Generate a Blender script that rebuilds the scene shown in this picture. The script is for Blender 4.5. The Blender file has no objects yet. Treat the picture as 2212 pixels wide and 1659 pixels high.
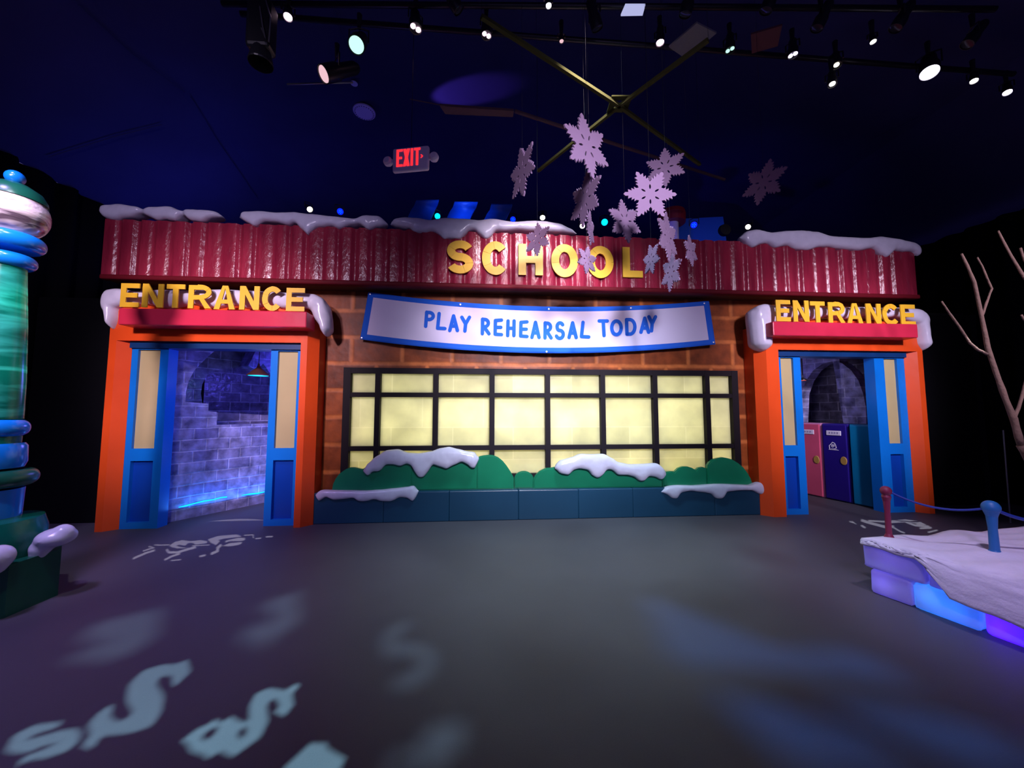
import bpy, bmesh, math, random
from mathutils import Vector, Matrix, Quaternion
from mathutils.geometry import tessellate_polygon
random.seed(7)
R = math.radians
scene = bpy.context.scene
COL = scene.collection

# ------------------------------------------------------------------ camera
FOC = 820.0; CY = -5.05; CH = 1.5; YAW = R(4.31); PIT = R(4.2)
SX, SY_ = math.sin(YAW), math.cos(YAW)
FWD = Vector((SX*math.cos(PIT), SY_*math.cos(PIT), math.sin(PIT)))
UPV = Vector((-SX*math.sin(PIT), -SY_*math.sin(PIT), math.cos(PIT)))
RGT = Vector((SY_, -SX, 0))
CAM = Vector((0, CY, CH))
cd = bpy.data.cameras.new('camera'); cam = bpy.data.objects.new('camera', cd); COL.objects.link(cam)
cd.sensor_width = 36; cd.lens = FOC/2212*36; cd.clip_start = 0.05; cd.clip_end = 100
cam.location = CAM
cam.rotation_euler = Matrix((RGT, UPV, -FWD)).transposed().to_euler()
scene.camera = cam

# ------------------------------------------------------------------ world / exposure
w = bpy.data.worlds.new('world'); scene.world = w; w.use_nodes = True
w.node_tree.nodes['Background'].inputs[0].default_value = (0.17, 0.13, 0.42, 1)
w.node_tree.nodes['Background'].inputs[1].default_value = 0.55
scene.view_settings.view_transform = 'Standard'; scene.view_settings.look = 'None'
scene.view_settings.gamma = 1; scene.view_settings.exposure = 0.0
scene.view_settings.use_curve_mapping = False
scene.cycles.max_bounces = 6; scene.cycles.diffuse_bounces = 3; scene.cycles.transmission_bounces = 5
scene.cycles.sample_clamp_indirect = 3.0
scene.cycles.use_denoising = True

def lamp(kind, name, loc, energy, color, aim=None, **kw):
    d = bpy.data.lights.new(name, kind); d.energy = energy; d.color = color
    for k, v in kw.items(): setattr(d, k, v)
    o = bpy.data.objects.new(name, d); o.location = loc; COL.objects.link(o)
    if aim is not None:
        o.rotation_euler = (Vector(aim)-Vector(loc)).to_track_quat('-Z', 'Y').to_euler()
    return o
def spot(name, loc, aim, e, col, deg, blend=0.5, rad=0.08):
    return lamp('SPOT', name, loc, e, col, aim, spot_size=R(deg), spot_blend=blend, shadow_soft_size=rad)
def area(name, loc, aim, e, col, sx, sy=None):
    return lamp('AREA', name, loc, e, col, aim, shape='RECTANGLE', size=sx, size_y=sy or sx)
# front-of-house stage lights on the rig above and behind the camera
spot('stage_spot_school', (1.1, -2.6, 5.0), (0.75, 0.1, 3.2), 600, (1.0, .80, .90), 50, .9, .05)
spot('stage_spot_banner', (1.2, -7.2, 4.3), (1.0, 0.5, 2.2), 2600, (.88, .80, 1.0), 36, .9, .45)
spot('stage_spot_door_left', (-3.3, -7.0, 4.3), (-3.5, 0.2, 2.1), 2500, (.98, .74, .88), 32, .9, .3)
spot('stage_spot_door_right', (4.4, -7.0, 4.4), (5.3, 0.2, 2.0), 2600, (.92, .78, 1.0), 32, .9, .3)
spot('stage_spot_planter', (1.2, -6.5, 4.4), (1.2, 0.3, .8), 700, (.72, .80, 1.0), 50, 1, .15)
spot('stage_wash_floor', (1.2, -1.2, 5.6), (1.2, -0.6, 0), 1250, (.56, .82, 1.0), 66, 1, .25)
spot('stage_wash_floor_left', (-3.6, -3.4, 5.4), (-3.9, -2.0, 0), 700, (.52, .36, 1.0), 80, 1, .3)
spot('stage_wash_roof_left', (-2.6, -5.4, 4.6), (-3.6, 0, 3.4), 420, (.85, .70, 1.0), 60, 1, .15)
spot('stage_wash_roof_right', (4.0, -5.4, 4.6), (5.0, 0, 3.5), 420, (.9, .75, 1.0), 50, 1, .15)
spot('stage_wash_flakes', (1.0, -5.4, 3.6), (1.5, -1.4, 3.7), 34, (.80, .55, 1.0), 64, 1, .2)
spot('stage_spot_column', (-2.4, -3.6, 5.0), (-4.1, -1.6, 1.6), 260, (.85, .85, 1.0), 40, .7, .1)
spot('snowbank_side_fill', (.3, -6.6, 3.8), (3.5, -2.3, .2), 420, (.62, .45, 1.0), 26, .9, .2)  # fill added to brighten the platform's dim left side, no known fixture
spot('stage_spot_snowbank', (2.6, -3.8, 5.0), (4.2, -1.9, .4), 380, (.78, .66, 1.0), 46, .8, .1)
area('blue_uplight_left', (-4.5, 1.6, 3.7), (-5.0, 0.6, 6.5), 16, (.10, .12, 1.0), 2.0, .5)
area('blue_uplight_back', (0.5, 2.4, 3.7), (0.5, 2.6, 6.5), 14, (.16, .12, 1.0), 7, .5)

# ------------------------------------------------------------------ measuring helpers
def ray(px, py):
    return RGT*((px-1106)/FOC) + UPV*(-(py-829.5)/FOC) + FWD
def P(px, py, Y):
    d = ray(px, py); return CAM + d*((Y-CY)/d.y)
def G(px, py, z=0.0):
    d = ray(px, py); return CAM + d*((z-CH)/d.z)

# ------------------------------------------------------------------ object helpers
def link(name, me, m, parent=None, smooth=False):
    if isinstance(me, bmesh.types.BMesh):
        bm = me; me = bpy.data.meshes.new(name); bm.normal_update()
        bm.to_mesh(me); bm.free()
    o = bpy.data.objects.new(name, me); COL.objects.link(o)
    if m is not None and not me.materials: me.materials.append(m)
    if parent is not None: o.parent = parent
    if smooth:
        for p in me.polygons: p.use_smooth = True
    return o
def tag(o, label, cat, group=None, kind=None):
    o['label'] = label; o['category'] = cat
    if group: o['group'] = group
    if kind: o['kind'] = kind
    return o
def thing(name, label, cat, loc=(0, 0, 0), group=None):
    o = bpy.data.objects.new(name, None); COL.objects.link(o); o.location = loc
    o.empty_display_size = .1
    return tag(o, label, cat, group)
def struct(o):
    o['kind'] = 'structure'; return o
def BM(): return bmesh.new()
def recalc(bm): bmesh.ops.recalc_face_normals(bm, faces=bm.faces[:]); return bm
def box(bm, x0, x1, y0, y1, z0, z1):
    vs = [bm.verts.new((x, y, z)) for x in (x0, x1) for y in (y0, y1) for z in (z0, z1)]
    for f in ((0,1,3,2),(4,6,7,5),(0,4,5,1),(2,3,7,6),(0,2,6,4),(1,5,7,3)):
        bm.faces.new([vs[i] for i in f])
    return bm
def rbox(x0, x1, y0, y1, z0, z1, r=.01, seg=2):
    bm = box(BM(), x0, x1, y0, y1, z0, z1); recalc(bm)
    r = min(r, .45*min(abs(x1-x0), abs(y1-y0), abs(z1-z0)))
    bmesh.ops.bevel(bm, geom=bm.edges[:], offset=r, segments=seg, affect='EDGES', profile=.5)
    return bm
def prism(bm, pts, y0, y1, holes=(), ax='xz'):
    """polygon (x,z) extruded y0->y1 (ax 'xz') or (x,y) extruded in z (ax 'xy')"""
    loops = [list(pts)] + [list(h) for h in holes]
    flat = [p for l in loops for p in l]
    tris = tessellate_polygon([[Vector((p[0], p[1], 0)) for p in l] for l in loops])
    def V(p, d): return (p[0], d, p[1]) if ax == 'xz' else (p[0], p[1], d)
    a = [bm.verts.new(V(p, y0)) for p in flat]; b = [bm.verts.new(V(p, y1)) for p in flat]
    for t in tris:
        try:
            bm.faces.new([a[i] for i in t]); bm.faces.new([b[i] for i in reversed(t)])
        except ValueError: pass
    k = 0
    for l in loops:
        n = len(l)
        for i in range(n):
            j = (i+1) % n
            try: bm.faces.new((a[k+i], a[k+j], b[k+j], b[k+i]))
            except ValueError: pass
        k += n
    return recalc(bm)
def lathe(bm, prof, seg=32, cap=True):
    rings = []
    for r, z in prof:
        if r < 1e-5: rings.append([bm.verts.new((0, 0, z))])
        else: rings.append([bm.verts.new((r*math.cos(2*math.pi*i/seg), r*math.sin(2*math.pi*i/seg), z)) for i in range(seg)])
    for a, b in zip(rings, rings[1:]):
        for i in range(seg):
            j = (i+1) % seg
            if len(a) == 1 and len(b) == 1: continue
            if len(a) == 1: bm.faces.new((a[0], b[i], b[j]))
            elif len(b) == 1: bm.faces.new((a[i], a[j], b[0]))
            else: bm.faces.new((a[i], a[j], b[j], b[i]))
    if cap:
        for r in (rings[0], rings[-1]):
            if len(r) > 1: bm.faces.new(r)
    return recalc(bm)
def tube(bm, pts, rad, seg=8):
    pts = [Vector(p) for p in pts]
    rads = rad if isinstance(rad, (list, tuple)) else [rad]*len(pts)
    rings = []; up = Vector((0, 0, 1))
    t0 = (pts[1]-pts[0]).normalized()
    if abs(t0.dot(up)) > .9: up = Vector((1, 0, 0))
    nrm = t0.cross(up).normalized()
    for i, p in enumerate(pts):
        t = (pts[min(i+1, len(pts)-1)]-pts[max(i-1, 0)]).normalized()
        nrm = (nrm - t*nrm.dot(t)).normalized(); bn = t.cross(nrm)
        rings.append([bm.verts.new(p+(nrm*math.cos(2*math.pi*k/seg)+bn*math.sin(2*math.pi*k/seg))*rads[i]) for k in range(seg)])
    for a, b in zip(rings, rings[1:]):
        for k in range(seg):
            j = (k+1) % seg; bm.faces.new((a[k], a[j], b[j], b[k]))
    bm.faces.new(rings[0]); bm.faces.new(rings[-1])
    return recalc(bm)
def shade_flatish(o, deg=35):
    me = o.data
    for p in me.polygons: p.use_smooth = True
    me.set_sharp_from_angle(angle=R(deg)); return o

# ------------------------------------------------------------------ materials
def newmat(name):
    m = bpy.data.materials.new(name); m.use_nodes = True
    nt = m.node_tree; b = nt.nodes['Principled BSDF']; return m, nt, b
def mat(name, c, rough=.5, metal=0., emit=0., ecol=None, trans=0., noise=0., nscale=6., bump=0., bscale=20., spec=.5, coat=0.):
    m, nt, b = newmat(name); N = nt.nodes; L = nt.links
    b.inputs['Base Color'].default_value = (*c, 1); b.inputs['Roughness'].default_value = rough
    b.inputs['Metallic'].default_value = metal; b.inputs['Specular IOR Level'].default_value = spec
    b.inputs['Coat Weight'].default_value = coat; b.inputs['Coat Roughness'].default_value = .15
    if emit:
        b.inputs['Emission Color'].default_value = (*(ecol or c), 1); b.inputs['Emission Strength'].default_value = emit
    colsock = None
    if noise:
        tc = N.new('ShaderNodeTexCoord'); nz = N.new('ShaderNodeTexNoise'); nz.inputs['Scale'].default_value = nscale
        nz.inputs['Detail'].default_value = 4
        L.new(tc.outputs['Object'], nz.inputs['Vector'])
        mx = N.new('ShaderNodeMix'); mx.data_type = 'RGBA'
        mx.inputs[6].default_value = (*[v*(1-noise) for v in c], 1); mx.inputs[7].default_value = (*[min(1, v*(1+noise)+noise*.01) for v in c], 1)
        L.new(nz.outputs['Fac'], mx.inputs[0]); L.new(mx.outputs[2], b.inputs['Base Color']); colsock = mx.outputs[2]
    if bump:
        tc = N.new('ShaderNodeTexCoord'); nb = N.new('ShaderNodeTexNoise'); nb.inputs['Scale'].default_value = bscale; nb.inputs['Detail'].default_value = 5
        bp = N.new('ShaderNodeBump'); bp.inputs['Strength'].default_value = bump; bp.inputs['Distance'].default_value = .02
        L.new(tc.outputs['Object'], nb.inputs['Vector']); L.new(nb.outputs['Fac'], bp.inputs['Height']); L.new(bp.outputs[0], b.inputs['Normal'])
    if trans:
        tr = N.new('ShaderNodeBsdfTranslucent'); ms = N.new('ShaderNodeMixShader'); ms.inputs[0].default_value = trans
        tr.inputs[0].default_value = (*c, 1)
        if colsock: L.new(colsock, tr.inputs[0])
        L.new(b.outputs[0], ms.inputs[1]); L.new(tr.outputs[0], ms.inputs[2]); L.new(ms.outputs[0], N['Material Output'].inputs[0])
    return m
def brickmat(name, c1, c2, mortar, bw, rh, msize, coord='pos', rough=.3, trans=0., bump=.4, nz=.35, offset=.5, zoff=0., xoff=0.):
    m, nt, b = newmat(name); N = nt.nodes; L = nt.links
    if coord == 'pos': src = N.new('ShaderNodeNewGeometry').outputs['Position']
    else: src = N.new('ShaderNodeTexCoord').outputs['Object']
    sp = N.new('ShaderNodeSeparateXYZ'); cb = N.new('ShaderNodeCombineXYZ')
    L.new(src, sp.inputs[0])
    ax = N.new('ShaderNodeMath'); ax.operation = 'ADD'; ax.inputs[1].default_value = xoff
    az = N.new('ShaderNodeMath'); az.operation = 'ADD'; az.inputs[1].default_value = zoff
    L.new(sp.outputs[0], ax.inputs[0]); L.new(sp.outputs[2], az.inputs[0])
    wob = N.new('ShaderNodeTexNoise'); wob.inputs['Scale'].default_value = 3; L.new(src, wob.inputs['Vector'])
    wm = N.new('ShaderNodeMath'); wm.operation = 'MULTIPLY_ADD'; wm.inputs[1].default_value = .03; L.new(wob.outputs['Fac'], wm.inputs[0]); L.new(az.outputs[0], wm.inputs[2])
    L.new(ax.outputs[0], cb.inputs[0]); L.new(wm.outputs[0], cb.inputs[1])
    bt = N.new('ShaderNodeTexBrick'); L.new(cb.outputs[0], bt.inputs['Vector'])
    bt.inputs['Scale'].default_value = 1; bt.inputs['Brick Width'].default_value = bw; bt.inputs['Row Height'].default_value = rh
    bt.inputs['Mortar Size'].default_value = msize; bt.inputs['Mortar Smooth'].default_value = .8; bt.offset = offset
    bt.inputs['Color1'].default_value = (*c1, 1); bt.inputs['Color2'].default_value = (*c2, 1); bt.inputs['Mortar'].default_value = (*mortar, 1)
    n2 = N.new('ShaderNodeTexNoise'); n2.inputs['Scale'].default_value = 7; n2.inputs['Detail'].default_value = 6; L.new(src, n2.inputs['Vector'])
    mx = N.new('ShaderNodeMix'); mx.data_type = 'RGBA'; mx.blend_type = 'MULTIPLY'; mx.inputs[0].default_value = 1
    cr = N.new('ShaderNodeMapRange'); cr.inputs[3].default_value = 1-nz; cr.inputs[4].default_value = 1+nz
    cr.inputs[1].default_value = .3; cr.inputs[2].default_value = .7
    L.new(n2.outputs['Fac'], cr.inputs[0]); L.new(bt.outputs['Color'], mx.inputs[6]); L.new(cr.outputs[0], mx.inputs[7])
    L.new(mx.outputs[2], b.inputs['Base Color']); b.inputs['Roughness'].default_value = rough
    n3 = N.new('ShaderNodeTexNoise'); n3.inputs['Scale'].default_value = 11; n3.inputs['Detail'].default_value = 3; L.new(src, n3.inputs['Vector'])
    ad = N.new('ShaderNodeMath'); ad.operation = 'MULTIPLY_ADD'; ad.inputs[1].default_value = -.6
    L.new(bt.outputs['Fac'], ad.inputs[0]); L.new(n3.outputs['Fac'], ad.inputs[2])
    bp = N.new('ShaderNodeBump'); bp.inputs['Strength'].default_value = bump; bp.inputs['Distance'].default_value = .03
    L.new(ad.outputs[0], bp.inputs['Height']); L.new(bp.outputs[0], b.inputs['Normal'])
    if trans:
        tr = N.new('ShaderNodeBsdfTranslucent'); ms = N.new('ShaderNodeMixShader'); ms.inputs[0].default_value = trans
        L.new(mx.outputs[2], tr.inputs[0]); L.new(b.outputs[0], ms.inputs[1]); L.new(tr.outputs[0], ms.inputs[2])
        L.new(ms.outputs[0], N['Material Output'].inputs[0])
    return m
def roofmat():
    m, nt, b = newmat('red ice roof'); N = nt.nodes; L = nt.links
    geo = N.new('ShaderNodeNewGeometry'); mp = N.new('ShaderNodeMapping'); mp.inputs['Scale'].default_value = (5, 3, .8)
    nz = N.new('ShaderNodeTexNoise'); nz.inputs['Scale'].default_value = 2; nz.inputs['Detail'].default_value = 4
    L.new(geo.outputs['Position'], mp.inputs[0]); L.new(mp.outputs[0], nz.inputs['Vector'])
    mx = N.new('ShaderNodeMix'); mx.data_type = 'RGBA'; mx.inputs[6].default_value = (.20, .010, .032, 1); mx.inputs[7].default_value = (.40, .030, .065, 1)
    cr = N.new('ShaderNodeMapRange'); cr.inputs[1].default_value = .25; cr.inputs[2].default_value = .8
    L.new(nz.outputs['Fac'], cr.inputs[0]); L.new(cr.outputs[0], mx.inputs[0]); L.new(mx.outputs[2], b.inputs['Base Color'])
    b.inputs['Roughness'].default_value = .22
    n3 = N.new('ShaderNodeTexNoise'); n3.inputs['Scale'].default_value = 9; n3.inputs['Detail'].default_value = 5
    mp2 = N.new('ShaderNodeMapping'); mp2.inputs['Scale'].default_value = (3, 3, 1.5); L.new(geo.outputs['Position'], mp2.inputs[0]); L.new(mp2.outputs[0], n3.inputs['Vector'])
    bp = N.new('ShaderNodeBump'); bp.inputs['Strength'].default_value = .55; bp.inputs['Distance'].default_value = .012
    L.new(n3.outputs['Fac'], bp.inputs['Height']); L.new(bp.outputs[0], b.inputs['Normal'])
    return m
def floormat():
    m, nt, b = newmat('dark floor carpet'); N = nt.nodes; L = nt.links
    geo = N.new('ShaderNodeNewGeometry')
    nz = N.new('ShaderNodeTexNoise'); nz.inputs['Scale'].default_value = .9; nz.inputs['Detail'].default_value = 4
    n2 = N.new('ShaderNodeTexNoise'); n2.inputs['Scale'].default_value = 160
    L.new(geo.outputs['Position'], nz.inputs['Vector']); L.new(geo.outputs['Position'], n2.inputs['Vector'])
    ad = N.new('ShaderNodeMath'); ad.operation = 'MULTIPLY_ADD'; ad.inputs[1].default_value = .5
    L.new(n2.outputs['Fac'], ad.inputs[0]); L.new(nz.outputs['Fac'], ad.inputs[2])
    cr = N.new('ShaderNodeMapRange'); cr.inputs[1].default_value = .4; cr.inputs[2].default_value = 1.1
    L.new(ad.outputs[0], cr.inputs[0])
    mx = N.new('ShaderNodeMix'); mx.data_type = 'RGBA'; mx.inputs[6].default_value = (.068, .064, .076, 1); mx.inputs[7].default_value = (.098, .092, .108, 1)
    L.new(cr.outputs[0], mx.inputs[0]); L.new(mx.outputs[2], b.inputs['Base Color']); b.inputs['Roughness'].default_value = .55; b.inputs['Specular IOR Level'].default_value = .25
    bp = N.new('ShaderNodeBump'); bp.inputs['Strength'].default_value = .15; bp.inputs['Distance'].default_value = .004
    L.new(n2.outputs['Fac'], bp.inputs['Height']); L.new(bp.outputs[0], b.inputs['Normal'])
    return m
M = {}
M['floor'] = floormat(); M['roof'] = roofmat()
M['brick'] = brickmat('brown ice brick', (.30, .068, .014), (.16, .034, .009), (.50, .145, .036), .72, .385, .045, zoff=.10, xoff=.1, rough=.42, bump=.10, nz=.3)  # lighter joint colour paints the glow along the ice seams
M['brick'].node_tree.nodes['Principled BSDF'].inputs['Specular IOR Level'].default_value = .22
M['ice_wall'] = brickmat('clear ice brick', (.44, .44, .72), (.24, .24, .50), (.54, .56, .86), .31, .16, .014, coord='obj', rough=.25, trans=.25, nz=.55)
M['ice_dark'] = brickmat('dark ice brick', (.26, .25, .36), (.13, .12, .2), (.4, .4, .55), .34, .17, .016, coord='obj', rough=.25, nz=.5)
M['ceil'] = mat('navy tent cloth', (.035, .035, .12), .9, noise=.25, nscale=1.2, spec=.1)
M['drape'] = mat('black drape', (.006, .006, .008), .95, spec=.05)
M['black'] = mat('black metal', (.012, .012, .014), .35)
M['dark'] = mat('matt black', (.006, .006, .008), .8, spec=.2)
M['snow'] = mat('ice snow icing', (.76, .74, .92), .22, noise=.12, nscale=9, bump=.25, bscale=6, trans=.12)
M['snowtop'] = mat('powder snow', (.74, .71, .86), .8, noise=.08, nscale=14, bump=.2, bscale=60)
M['orange'] = mat('orange ice', (.88, .085, .012), .3, noise=.22, nscale=1.6, bump=.15, bscale=4)
M['ledge'] = mat('crimson ice', (.62, .025, .07), .3, noise=.2, nscale=3, bump=.12, bscale=5)
M['rimred'] = mat('dark red ice', (.13, .005, .012), .6, spec=.15)
M['blue'] = mat('blue ice', (.003, .19, .72), .3, noise=.15, nscale=2, bump=.1, bscale=5)
M['bluedeep'] = mat('deep blue ice', (.003, .055, .42), .28, noise=.15, nscale=2)
M['bluehead'] = mat('navy blue ice', (.004, .04, .16), .35)
M['teal'] = mat('teal ice', (.002, .17, .36), .3, noise=.15, nscale=2)
M['pale'] = mat('pale yellow ice', (.72, .60, .30), .35, noise=.1, nscale=2.5, trans=.3)
M['letter'] = mat('yellow letter', (.88, .52, .03), .42)
M['planter'] = mat('dark teal ice', (.009, .058, .115), .35, noise=.25, nscale=1.2, bump=.1, bscale=4)
M['hedge'] = mat('green ice', (.005, .21, .095), .28, noise=.25, nscale=3, bump=.12, bscale=6)
M['mullion'] = mat('black window bar', (.010, .006, .010), .6, spec=.2)
M['bannerblue'] = mat('banner blue', (.02, .13, .68), .8, spec=.15)
M['banner'] = mat('banner cloth', (.70, .64, .84), .8, spec=.15)
M['grommet'] = mat('bright grommet', (.8, .8, .8), .3, metal=.6)
M['flake'] = mat('snowflake board', (.20, .125, .21), .9, spec=.05)
M['steel'] = mat('dull steel', (.3, .3, .3), .4, metal=.8)
M['strap'] = mat('olive bar', (.055, .056, .020), 1, spec=0)
M['pinkpipe'] = mat('pinkish pipe', (.12, .06, .07), .8)
M['brown'] = mat('brown enamel', (.07, .022, .014), .6)
M['dimboard'] = mat('dim brown board', (.04, .02, .02), .8, spec=.1)
M['branch'] = mat('bare branch', (.11, .062, .048), .9, noise=.3, nscale=15, bump=.5, bscale=30)
M['greencol'] = mat('green column ice', (.004, .20, .13), .25, noise=.3, nscale=5, trans=.35, bump=.3, bscale=7)
M['greendk'] = mat('dark green ice', (.004, .085, .05), .3, noise=.3, nscale=3, bump=.2, bscale=5)
M['bluering'] = mat('azure ice', (.004, .20, .72), .22, noise=.1, nscale=3, coat=.3)
M['iceblk'] = mat('milky ice', (.62, .60, .82), .25, noise=.18, nscale=5, trans=.45, bump=.3, bscale=7)
M['pinklock'] = mat('pink locker', (.62, .09, .18), .35, noise=.12, nscale=3)
M['pinkedge'] = mat('pale pink edge', (.6, .25, .45), .4)
M['navylock'] = mat('navy locker', (.018, .008, .20), .35)
M['white'] = mat('white plate', (.75, .72, .85), .5)
M['gold'] = mat('tan handle', (.42, .26, .06), .5)
M['redpost'] = mat('dull red post', (.22, .018, .055), .5)
M['bluepost'] = mat('blue post', (.02, .16, .42), .45)
M['chain'] = mat('blue rope', (.015, .04, .30), .6)
M['signbody'] = mat('grey sign plastic', (.80, .66, .80), .5)
M['exitred'] = mat('lit red letters', (.9, .01, .02), .5, emit=1.6, ecol=(1, .02, .03))
M['panelblue'] = mat('blue board', (.005, .09, .62), .5)
M['hatred'] = mat('red drum', (.28, .01, .02), .5)
def E_(name, c, s): return mat(name, (.02, .02, .02), .4, emit=s, ecol=c)
M['e_white'] = E_('lit white lens', (1, .93, .98), 9)
M['e_pink'] = E_('lit pink lens', (1, .62, .86), 5)
M['e_soft'] = E_('lit soft pink lens', (1, .62, .70), .9)
M['e_green'] = E_('lit mint lens', (.55, 1, .85), 1.2)
M['e_cyan'] = E_('lit cyan lens', (0, .55, 1), 2.2)
M['e_blue'] = E_('lit blue lens', (.0, .015, 1), 1.4)
M['e_violet'] = E_('lit violet lens', (.78, .7, 1), 12)
M['e_red'] = E_('lit red lens', (1, .12, .05), 1.5)
M['e_strip'] = E_('lit cyan strip', (0, .5, 1), 2.2)
M['e_panel'] = E_('lit pale panel', (.55, .58, .95), .8)  # emission paints the light falling on a pale panel that is no lamp
M['e_purple'] = E_('lit purple disc', (.25, .16, 1), .8)
M['e_none'] = mat('dark glass lens', (.03, .03, .04), .1)
M['e_warm'] = E_('lit warm lens', (1, .92, .75), 8)
def shaftmat():
    m, nt, b = newmat('cracked teal ice'); N = nt.nodes; L = nt.links
    tc = N.new('ShaderNodeTexCoord'); mp = N.new('ShaderNodeMapping'); mp.inputs['Scale'].default_value = (1.2, 1.2, 7)
    nz = N.new('ShaderNodeTexNoise'); nz.inputs['Scale'].default_value = 1.3; nz.inputs['Detail'].default_value = 4; nz.inputs['Distortion'].default_value = .8
    L.new(tc.outputs['Object'], mp.inputs[0]); L.new(mp.outputs[0], nz.inputs['Vector'])
    cr = N.new('ShaderNodeValToRGB'); e = cr.color_ramp.elements; e[0].position = .40; e[0].color = (.003, .12, .085, 1); e[1].position = .66; e[1].color = (.04, .42, .34, 1)
    L.new(nz.outputs['Fac'], cr.inputs[0]); L.new(cr.outputs[0], b.inputs['Base Color']); b.inputs['Roughness'].default_value = .2
    tr = N.new('ShaderNodeBsdfTranslucent'); ms = N.new('ShaderNodeMixShader'); ms.inputs[0].default_value = .3
    L.new(cr.outputs[0], tr.inputs[0]); L.new(b.outputs[0], ms.inputs[1]); L.new(tr.outputs[0], ms.inputs[2]); L.new(ms.outputs[0], N['Material Output'].inputs[0])
    return m
M['shaft'] = shaftmat()
def globemat():
    m, nt, b = newmat('clear cracked ice'); N = nt.nodes; L = nt.links
    tc = N.new('ShaderNodeTexCoord'); mp = N.new('ShaderNodeMapping'); mp.inputs['Scale'].default_value = (2.2, 2.2, 7)
    mp.inputs['Rotation'].default_value = (.3, .2, 0)
    nz = N.new('ShaderNodeTexNoise'); nz.inputs['Scale'].default_value = 1.4; nz.inputs['Detail'].default_value = 3; nz.inputs['Distortion'].default_value = 1.2
    L.new(tc.outputs['Object'], mp.inputs[0]); L.new(mp.outputs[0], nz.inputs['Vector'])
    cr = N.new('ShaderNodeValToRGB'); e = cr.color_ramp.elements; e[0].position = .38; e[0].color = (.10, .07, .09, 1); e[1].position = .55; e[1].color = (.72, .62, .64, 1)
    L.new(nz.outputs['Fac'], cr.inputs[0]); L.new(cr.outputs[0], b.inputs['Base Color']); b.inputs['Roughness'].default_value = .08; b.inputs['Coat Weight'].default_value = .5
    bp = N.new('ShaderNodeBump'); bp.inputs['Strength'].default_value = .5; bp.inputs['Distance'].default_value = .04
    L.new(nz.outputs['Fac'], bp.inputs['Height']); L.new(bp.outputs[0], b.inputs['Normal'])
    return m
M['globe'] = globemat()
def panemat():
    m, nt, b = newmat('pale yellow window ice'); N = nt.nodes; L = nt.links
    geo = N.new('ShaderNodeNewGeometry'); sp = N.new('ShaderNodeSeparateXYZ'); cb = N.new('ShaderNodeCombineXYZ'); L.new(geo.outputs['Position'], sp.inputs[0])
    az = N.new('ShaderNodeMath'); az.operation = 'ADD'; az.inputs[1].default_value = .135; L.new(sp.outputs[2], az.inputs[0])
    L.new(sp.outputs[0], cb.inputs[0]); L.new(az.outputs[0], cb.inputs[1])
    bt = N.new('ShaderNodeTexBrick'); L.new(cb.outputs[0], bt.inputs['Vector']); bt.inputs['Scale'].default_value = 1
    bt.inputs['Brick Width'].default_value = .88; bt.inputs['Row Height'].default_value = .47; bt.inputs['Mortar Size'].default_value = .012; bt.inputs['Mortar Smooth'].default_value = 1
    bt.inputs['Color1'].default_value = (.86, .85, .60, 1); bt.inputs['Color2'].default_value = (.76, .75, .50, 1); bt.inputs['Mortar'].default_value = (.92, .90, .66, 1)
    nz = N.new('ShaderNodeTexNoise'); nz.inputs['Scale'].default_value = 3; nz.inputs['Detail'].default_value = 4; L.new(geo.outputs['Position'], nz.inputs['Vector'])
    mr = N.new('ShaderNodeMapRange'); mr.inputs[1].default_value = .3; mr.inputs[2].default_value = .7; mr.inputs[3].default_value = .86; mr.inputs[4].default_value = 1.08; L.new(nz.outputs['Fac'], mr.inputs[0])
    mx = N.new('ShaderNodeMix'); mx.data_type = 'RGBA'; mx.blend_type = 'MULTIPLY'; mx.inputs[0].default_value = 1
    L.new(bt.outputs['Color'], mx.inputs[6]); L.new(mr.outputs[0], mx.inputs[7]); L.new(mx.outputs[2], b.inputs['Base Color'])
    b.inputs['Roughness'].default_value = .3
    tr = N.new('ShaderNodeBsdfTranslucent'); ms = N.new('ShaderNodeMixShader'); ms.inputs[0].default_value = .6
    L.new(mx.outputs[2], tr.inputs[0]); L.new(b.outputs[0], ms.inputs[1]); L.new(tr.outputs[0], ms.inputs[2]); L.new(ms.outputs[0], N['Material Output'].inputs[0])
    return m
M['pane'] = panemat()

# ================================================================== the hall
YF, YW, YP, YR = .20, .53, .33, .20      # door frames, brick wall, planter, roof fascia
bm = BM(); prism(bm, [(-7, -9), (9.5, -9), (9.5, 8), (-7, 8)], -.1, 0, ax='xy'); struct(link('floor', bm, M['floor']))
# tent roof: rises from the left eave
bm = BM()
g = [(-6.3, 4.88), (-4.2, 5.9), (-1.0, 6.5), (2.6, 6.5), (6.6, 5.9), (9.0, 4.7)]
prism(bm, g+[(x, z+.06) for x, z in reversed(g)], -9, 8)
struct(link('ceiling', bm, M['ceil']))
struct(link('wall_back', box(BM(), -6.6, 9.2, 7.9, 8.0, 0, 6.8), M['ceil']))
def pleats(p0, p1, z0, z1, n, amp):
    bm = BM(); p0 = Vector(p0); p1 = Vector(p1); d = p1-p0; nr = Vector((-d.y, d.x)).normalized()
    prev = None
    for i in range(n+1):
        t = i/n; q = p0+d*t+nr*(amp*math.sin(i*math.pi/3)+amp*.4*math.sin(i*1.7))
        cur = (bm.verts.new((q.x, q.y, z0)), bm.verts.new((q.x, q.y, z1)))
        if prev: bm.faces.new((prev[0], cur[0], cur[1], prev[1]))
        prev = cur
    return bm
o = struct(link('wall_left', pleats((-6.25, -9), (-6.25, 7.8), 0, 4.88, 260, .05), M['drape'], smooth=True))
sm = o.modifiers.new('thick', 'SOLIDIFY'); sm.thickness = .02
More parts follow.
